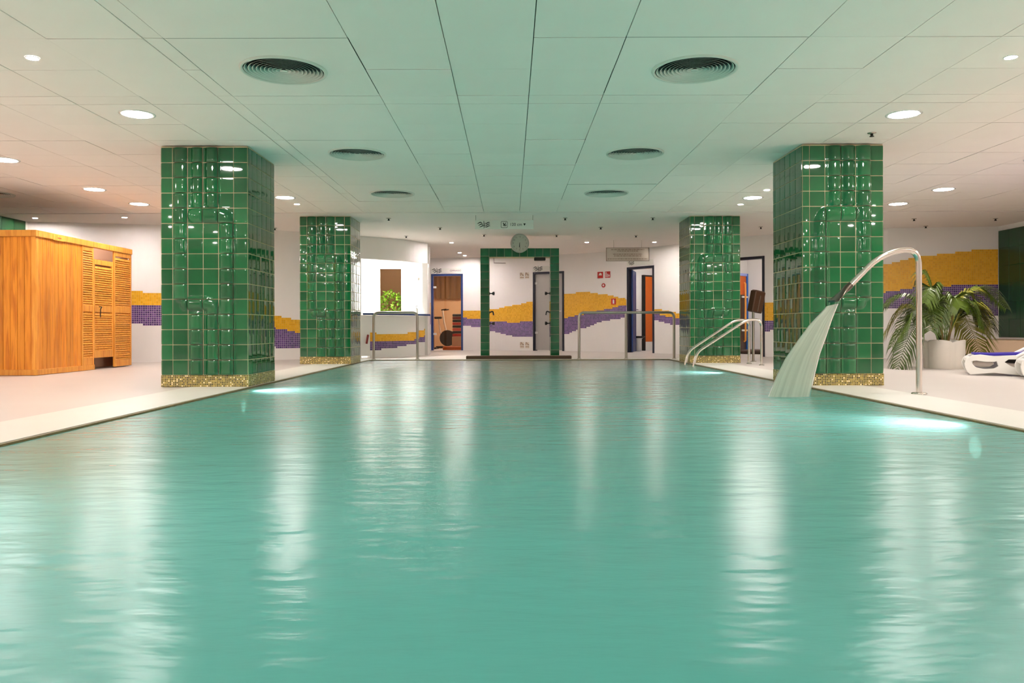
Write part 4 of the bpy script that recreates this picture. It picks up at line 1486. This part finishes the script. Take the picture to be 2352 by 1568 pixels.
rail('barrier_rail', 'steel barrier rail in front of the reception kiosk',
     [('rail', bend([(-2.50, 14.3, 0.004), (-2.50, 14.3, 0.86), (-1.70, 14.3, 0.86), (-1.70, 14.3, 0.004)], 0.1))], 0.024, [(-2.50, 14.3), (-1.70, 14.3)], m='steel_dull')
rail('barrier_rail', 'long steel barrier rail with three posts before the open blue door',
     [('rail', bend([(1.26, 14.3, 0.004), (1.26, 14.3, 0.85), (3.0, 14.3, 0.85), (3.0, 14.3, 0.004)], 0.1)), ('post', [(2.12, 14.3, 0.004), (2.12, 14.3, 0.84)])], 0.024,
     [(1.26, 14.3), (2.12, 14.3), (3.0, 14.3)], m='steel_dull')
for y, dx, l in ((11.75, 0.0, 'nearer steel handrail sloping from the deck into the pool'), (12.3, -0.02, 'farther steel handrail sloping from the deck into the pool')):
    x1 = 3.78 + dx
    rail('pool_handrail', l, [('rail', bend([(x1, y, 0.004), (x1, y, 0.69), (x1 - 0.22, y, 0.69), (2.80, y, 0.20), (2.72, y, -0.2)], 0.11, 8))], 0.021, [(x1, y)], 'handrail')

# dark box on a pole
t = thing('control_stand', 'dark brown tilted box on a slim steel pole by the black doorway', 'stand', (4.06, 13.05, 0))
mb = MB(); mb.tube([(0, 0, 0.004), (0, 0, 0.86)], 0.021, 10); mb.obj('pole', 'steel_dull', t)
mb = MB(); mb.lathe([(0.05, 0.0), (0.05, 0.01), (0.022, 0.014)], 16); mb.obj('foot_flange', 'steel_dull', t)
mb = MB(); mb.box(-0.11, 0.11, -0.07, 0.07, -0.17, 0.19, 0.015); b = mb.obj('box', 'brown_box', t, (0.05, 0, 0.99)); b.rotation_euler = (0.1, 0.16, 0.45)
mb = MB(); mb.box(-0.005, 0.005, -0.078, -0.07, -0.15, 0.12); mb.obj('seam_strip', 'steel_dull', b)
mb = MB(); mb.box(-0.09, 0.1, -0.05, 0.05, 0.19, 0.2, 0.004); mb.obj('lid', 'brown', b)

# water spout
SY = 6.67
t = thing('water_spout', 'curved polished steel water spout arching over the pool edge', 'water spout', (3.49, SY, 0))
path = bend([(0, 0, 0.004), (0, 0, 1.26), (-0.32, 0.0, 1.20), (-0.62, 0.0, 0.90)], 0.30, 12)
mb = MB(); mb.tube(path, 0.0245, 14); mb.obj('pipe', 'steel', t)
mb = MB(); mb.lathe([(0.062, 0.004), (0.062, 0.012), (0.05, 0.018), (0.026, 0.022)], 20); mb.obj('foot_flange', 'steel', t)
R = Matrix.Translation((-0.58, 0, 0.94)) @ Matrix.Rotation(math.radians(-135 + 2), 4, 'Y')
vs, fs = [], []
prof = [(0.0, 0.027, 0.027), (0.05, 0.032, 0.03), (0.10, 0.07, 0.018), (0.17, 0.11, 0.012), (0.21, 0.115, 0.011)]
for d, a, b in prof:
    for k in range(20):
        q = 2 * PI * k / 20
        vs.append(R @ Vector((b * math.cos(q), a * math.sin(q), d)))
for i in range(len(prof) - 1):
    for k in range(20):
        p, q = i * 20 + k, i * 20 + (k + 1) % 20
        fs.append((p, q, q + 20, p + 20))
mb = MB(); mb.mesh_faces(vs, fs, True); mb.mesh_faces(vs[-20:], [tuple(range(20))]); mb.obj('fan_nozzle', 'nozzle', t)

# the falling sheet of water: widens and thins as it falls
mb = MB()
vs, fs, uvs = [], [], []
n, seg = 26, 28
JET = [(0.765, 2.752, 0.052), (0.62, 2.652, 0.0955), (0.476, 2.574, 0.125), (0.327, 2.496, 0.147), (0.167, 2.436, 0.166), (-0.02, 2.38, 0.18)]
for j in range(seg + 1):
    q = j / seg * (len(JET) - 1)
    i = min(int(q), len(JET) - 2)
    z, x, a = [p + (r - p) * (q - i) for p, r in zip(JET[i], JET[i + 1])]
    b = 0.035 + 0.025 * j / seg
    for k in range(n):
        w = 2 * PI * k / n
        vs.append((x + a * math.cos(w), SY + b * math.sin(w), z + a * math.cos(w) * 0.25 * (1 - j / seg)))
for j in range(seg):
    for k in range(n):
        a, b = j * n + k, j * n + (k + 1) % n
        fs.append((a, b, b + n, a + n))
        uvs.append([(k / n, j / seg), ((k + 1) / n, j / seg), ((k + 1) / n, (j + 1) / seg), (k / n, (j + 1) / seg)])
mb.mesh_faces(vs, fs, True, uvs)
tag(mb.obj('water_jet', 'jet'), 'pale sheet of water falling from the steel spout into the pool', 'water', kind='stuff')


# ------------------------------------------------------------------ wooden changing cabin
CX, CY0, CY1, CH = -5.87, 9.66, 12.08, 1.80
t = thing('changing_cabin', 'orange pine changing cabin with louvred door and plank walls', 'cabin', (CX, CY0, 0))
CW = 2.15                                     # runs left to the side wall
zb_, zt_ = 0.07, CH - 0.075
# front planks
pw = 0.088
pk = MB(); pk.box(0.001, pw - 0.003, -0.009, 0.009, zb_, zt_, 0.003); plank = pk.mesh('plank', 'pine')
mb = MB(); mb.box(-CW, -0.02, 0.012, 0.03, 0.01, zt_); mb.obj('front_backing', 'interior_brown', t)
n = int((CW - 0.05) / pw)
for k in range(n):
    put('plank', plank, t, (-0.045 - (k + 1) * pw, 0.002, 0))
mb = MB(); mb.box(-0.045, 0.012, -0.014, 0.045, 0.004, CH - 0.02, 0.004); mb.obj('corner_post', 'pine_light', t)
mb = MB(); mb.box(-CW, 0.02, -0.022, 0.0, 0.004, 0.075, 0.004); mb.obj('front_skirting', 'pine_light', t)
mb = MB(); mb.box(-CW, 0.028, -0.03, 0.03, zt_ - 0.005, CH, 0.005); mb.obj('front_cornice', 'pine_light', t)
# side planks
y1 = 1.06
mb = MB(); mb.box(-0.03, -0.012, 0.03, y1, 0.01, zt_); mb.obj('side_backing', 'interior_brown', t)
n = int((y1 - 0.045) / pw)
for k in range(n):
    put('plank', plank, t, mtx=Matrix.Translation((-0.002, 0.045 + k * pw, 0)) @ Matrix.Rotation(PI / 2, 4, 'Z'))
yp = 0.045 + n * pw
LEN = CY1 - CY0
mb = MB(); mb.box(-0.0, 0.02, 0.0, 1.34, 0.004, 0.075, 0.004); mb.obj('side_skirting', 'pine_light', t)
mb = MB(); mb.box(-0.03, 0.03, 0.0, LEN, zt_ - 0.005, CH, 0.005); mb.obj('side_cornice', 'pine_light', t)
mb = MB(); mb.box(-CW, -0.04, LEN - 0.03, LEN, 0.01, zt_ - 0.02); mb.obj('rear_panel', 'interior_brown', t)
mb = MB(); mb.box(-0.24, -0.22, 1.0, LEN - 0.04, 0.01, zt_ + 0.065); mb.obj('inner_partition', 'interior_brown', t)


def louvre(nm, ya, yb, z0, z1, x=0.0, mid=0.86, stile=0.032, pitch=0.0315):
    mb = MB()
    mb.box(x - 0.014, x + 0.014, ya, ya + stile, z0, z1, 0.003)
    o = mb.obj(nm, 'pine_light', t)
    w = yb - ya - 2 * stile
    for a, b, c, d, q in ((yb - stile, yb, z0, z1, 'stile'), (ya + stile, yb - stile, z0, z0 + 0.1, 'bottom_rail'), (ya + stile, yb - stile, z1 - 0.07, z1, 'top_rail'),
                          (ya + stile, yb - stile, mid - 0.045, mid + 0.045, 'mid_rail')):
        mb = MB(); mb.box(x - 0.013, x + 0.013, a, b, c, d, 0.003); mb.obj(q, 'pine_light', o)
    sb = MB(); sb.box(-0.021, 0.021, -w / 2, w / 2, -0.003, 0.003); me = sb.mesh('slat', 'pine_light')
    z = z0 + 0.1 + pitch * 0.6
    while z < z1 - 0.07 - pitch * 0.3:
        if abs(z - mid) > 0.045 + pitch * 0.25:
            put('slat', me, o, mtx=Matrix.Translation((x, ya + stile + w / 2, z)) @ Matrix.Rotation(math.radians(60 + random.gauss(0, 2.5)), 4, 'Y'))
        z += pitch
    return o


louvre('louvre_panel', yp + 0.01, 1.33, 0.075, zt_)
door = louvre('door', 1.345, 1.885, 0.165, 1.56, -0.01)
louvre('louvre_panel', 1.90, LEN, 0.015, zt_)
mb = MB(); mb.tube(bend([(0.012, 1.47, 0.89), (0.055, 1.47, 0.89), (0.055, 1.43, 0.86), (0.05, 1.43, 0.74)], 0.012, 3), 0.007, 6); mb.obj('door_handle', 'dark', door)
mb = MB(); mb.box(0.03, 0.034, 0.32, 0.56, CH - 0.085, CH - 0.012, 0.001); mb.obj('name_plate', 'pine_light', t)
mb = MB(); mb.box(0.034, 0.0355, 0.42, 0.50, CH - 0.055, CH - 0.045); mb.obj('plate_mark', 'red', t)


# ------------------------------------------------------------------ potted palm
t = thing('potted_palm', 'arching green palm in a white lobed pot beside the loungers', 'plant', (6.02, 10.85, 0))
def lobed(r, k):
    pts = []
    for i in range(48):
        a = 2 * PI * i / 48
        q = r * (0.80 + 0.21 * abs(math.sin(2 * (a + PI / 2))) ** 0.6)
        pts.append((q * math.cos(a), q * math.sin(a)))
    return pts
mb = MB()
prof = [(0.245, 0.0), (0.255, 0.02), (0.262, 0.2), (0.268, 0.385), (0.26, 0.40), (0.235, 0.395), (0.23, 0.34), (0.001, 0.34)]
vs, fs = [], []
for r, z in prof:
    for i, (x, y) in enumerate(lobed(r, 0)):
        dip = 0.035 * (1 - abs(math.sin(2 * 2 * PI * i / 48)) ** 0.7) if 0.36 < z else 0
        vs.append((x, y, z - dip))
for j in range(len(prof) - 1):
    for i in range(48):
        a, b = j * 48 + i, j * 48 + (i + 1) % 48
        fs.append((a, b, b + 48, a + 48))
mb.mesh_faces(vs, fs, True); mb.obj('pot', 'pot', t)
mb = MB(); mb.disc(0.19, 0.345, 24, down=False); mb.obj('soil', 'soil', t)
rp_ = random.Random(11)
for k in range(5):
    a = k * 1.3
    mb = MB(); mb.tube([(0.05 * math.cos(a), 0.05 * math.sin(a), 0.33), (0.09 * math.cos(a), 0.09 * math.sin(a), 0.5), (0.13 * math.cos(a), 0.12 * math.sin(a), 0.72)], [0.02, 0.016, 0.011], 7); mb.obj('stem', 'stem', t)


def frond(az, reach, rise, droop, leaf, m, start=0.38, roll=0.0):
    """a rachis arching up, out and over, with a comb of narrow leaflets on either side"""
    d = Vector((math.cos(az), math.sin(az), 0))
    P = []
    n = 26
    for i in range(n + 1):
        q = i / n
        P.append(Vector((0, 0, start)) + d * (0.05 + reach * q ** 1.15) + Vector((0, 0, rise * math.sin(min(1, q * 1.25) * PI / 2) - droop * max(0, q - 0.35) ** 1.7 / 0.65 ** 1.7)))
    mb = MB()
    mb.tube(P, [0.009 * (1 - 0.8 * i / n) for i in range(n + 1)], 5)
    side = d.cross(Vector((0, 0, 1)))
    for i in range(7, n + 1):
        for sub in (0, 0.5):
            j = min(i + sub, n)
            a = P[int(j)].lerp(P[min(int(j) + 1, n)], j - int(j))
            tan = (P[min(int(j) + 1, n)] - P[max(int(j) - 1, 0)]).normalized()
            q = (j - 7) / (n - 7)
            ll = leaf * (0.45 + 0.9 * math.sin(PI * min(1, q * 0.85 + 0.12))) * rp_.uniform(0.85, 1.1)
            for s in (-1, 1):
                o = (side * s * 0.75 + tan * 0.65 + Vector((0, 0, 0.12 + rp_.gauss(0, 0.06)))).normalized()
                w = tan.cross(o).normalized().cross(o) * 0.0115
                mid = a + o * ll * 0.5 + Vector((0, 0, -0.03 * ll))
                tip = a + o * ll * 0.85 + Vector((0, 0, -(0.30 + 0.25 * q) * ll))
                mb.face([a - w * 0.4, a + w * 0.4, mid + w, mid - w])
                mb.face([mid - w, mid + w, tip])
    return mb.obj('frond', m, t)


FR = [(0.1, 0.62, 0.52, 0.40, 0.34, 'leaf'), (0.45, 0.72, 0.40, 0.62, 0.36, 'leaf_yellow'), (-0.35, 0.50, 0.50, 0.42, 0.34, 'leaf_yellow'), (-0.75, 0.42, 0.52, 0.36, 0.30, 'leaf'),
      (PI, 0.66, 0.46, 0.60, 0.32, 'leaf'), (PI + 0.35, 0.80, 0.38, 0.85, 0.32, 'leaf'), (PI - 0.5, 0.74, 0.52, 0.6, 0.32, 'leaf_yellow'), (PI + 0.8, 0.55, 0.56, 0.5, 0.30, 'leaf'),
      (-1.5, 0.30, 0.58, 0.22, 0.26, 'leaf'), (1.3, 0.5, 0.6, 0.4, 0.3, 'leaf'), (1.9, 0.5, 0.62, 0.4, 0.3, 'leaf'),
      (0.25, 1.02, 0.78, 0.45, 0.20, 'leaf'), (PI - 0.2, 0.84, 0.66, 0.42, 0.22, 'leaf'), (2.4, 0.3, 0.90, 0.25, 0.20, 'leaf'), (-2.5, 0.5, 0.74, 0.34, 0.26, 'leaf'),
      (0.9, 0.8, 0.66, 0.5, 0.26, 'leaf'), (-0.15, 0.45, 0.68, 0.4, 0.28, 'leaf_yellow')]
for az, reach, rise, droop, leaf, m in FR: frond(az, reach, rise * 1.17, droop, leaf, m)


# ------------------------------------------------------------------ sun loungers
def lounger(label, x, y):
    t = thing('sun_lounger', label, 'sun lounger', (x, y, 0), group='white sun loungers by the right wall')
    outer = [(0.06, 0.0), (0.16, -0.0 + 0.012), (0.30, 0.03), (0.44, 0.012), (0.62, 0.0), (0.86, 0.0), (1.1, 0.03), (1.5, 0.03), (1.75, 0.0), (1.83, 0.0), (1.84, 0.06), (1.78, 0.22), (1.72, 0.255),
             (0.9, 0.26), (0.5, 0.25), (0.3, 0.235), (0.16, 0.255), (0.08, 0.245), (0.02, 0.20), (0.0, 0.14), (0.01, 0.08), (0.03, 0.03)]
    h1 = [(0.065, 0.175), (0.12, 0.185), (0.2, 0.17), (0.3, 0.17), (0.325, 0.18), (0.345, 0.11), (0.30, 0.075), (0.2, 0.065), (0.11, 0.085), (0.075, 0.13)]
    h2 = [(0.395, 0.165), (0.44, 0.205), (0.62, 0.205), (0.68, 0.15), (0.66, 0.06), (0.56, 0.07), (0.46, 0.11)]
    h3 = [(0.76, 0.20), (1.4, 0.20), (1.45, 0.10), (1.1, 0.08), (0.8, 0.06), (0.74, 0.13)]
    me = curve_mesh('side_frame', [outer, h1[::-1], h2[::-1], h3[::-1]], 0.024, 0.005, 'plastic')
    for yy in (0.035, 0.615):
        put('side_frame', me, t, mtx=Matrix.Translation((0, yy, 0.016)) @ UPRIGHT)
    mb = MB(); mb.box(0.02, 0.09, 0.04, 0.61, 0.17, 0.235, 0.015); mb.obj('foot_rail', 'plastic', t)
    mb = MB()
    sl = [(0.10, 0.288), (0.3, 0.285), (0.55, 0.296), (0.9, 0.30), (1.05, 0.30)]
    for (a, za), (b, zb2) in zip(sl, sl[1:]):
        vs = [(a, 0.02, za), (b, 0.02, zb2), (b, 0.63, zb2), (a, 0.63, za)]
        lo = [(p[0], p[1], p[2] - 0.022) for p in vs]
        mb.mesh_faces(vs + lo, [(0, 1, 2, 3), (7, 6, 5, 4), (0, 4, 5, 1), (3, 2, 6, 7)] + ([(0, 3, 7, 4)] if a == 0.10 else []) + ([(1, 5, 6, 2)] if b == 1.05 else []), False)
    mb.obj('seat_sling', 'sling', t)
    mb = MB()
    A, B = Vector((1.05, 0.325, 0.275)), Vector((1.72, 0.325, 0.66))
    R = Matrix.Translation((A + B) / 2) @ Matrix.Rotation(-math.atan2(B.z - A.z, B.x - A.x), 4, 'Y')
    mb.box(-(B - A).length / 2, (B - A).length / 2, -0.29, 0.29, -0.012, 0.012, 0.006, mtx=R); mb.obj('backrest_sling', 'sling', t)
    for yy in (0.02, 0.63):
        mb = MB(); mb.tube(bend([(0.52, yy, 0.25), (0.75, yy, 0.40), (1.05, yy, 0.43), (1.2, yy, 0.36)], 0.1), 0.022, 8); mb.obj('armrest', 'plastic', t)
        mb = MB(); mb.tube([(A.x, yy, A.z), (B.x, yy, B.z)], 0.024, 8); mb.obj('backrest_stile', 'plastic', t)
    return t


for l_, x_, y_ in (('white lounger with blue sling beside the palm pot', 5.40, 9.28), ('white lounger with blue sling nearest the right picture edge', 5.56, 8.50)):
    o = lounger(l_, x_, y_)
    o.rotation_euler = (0, 0, math.radians(-27))
    o.scale = (1, 0.9, 0.9)
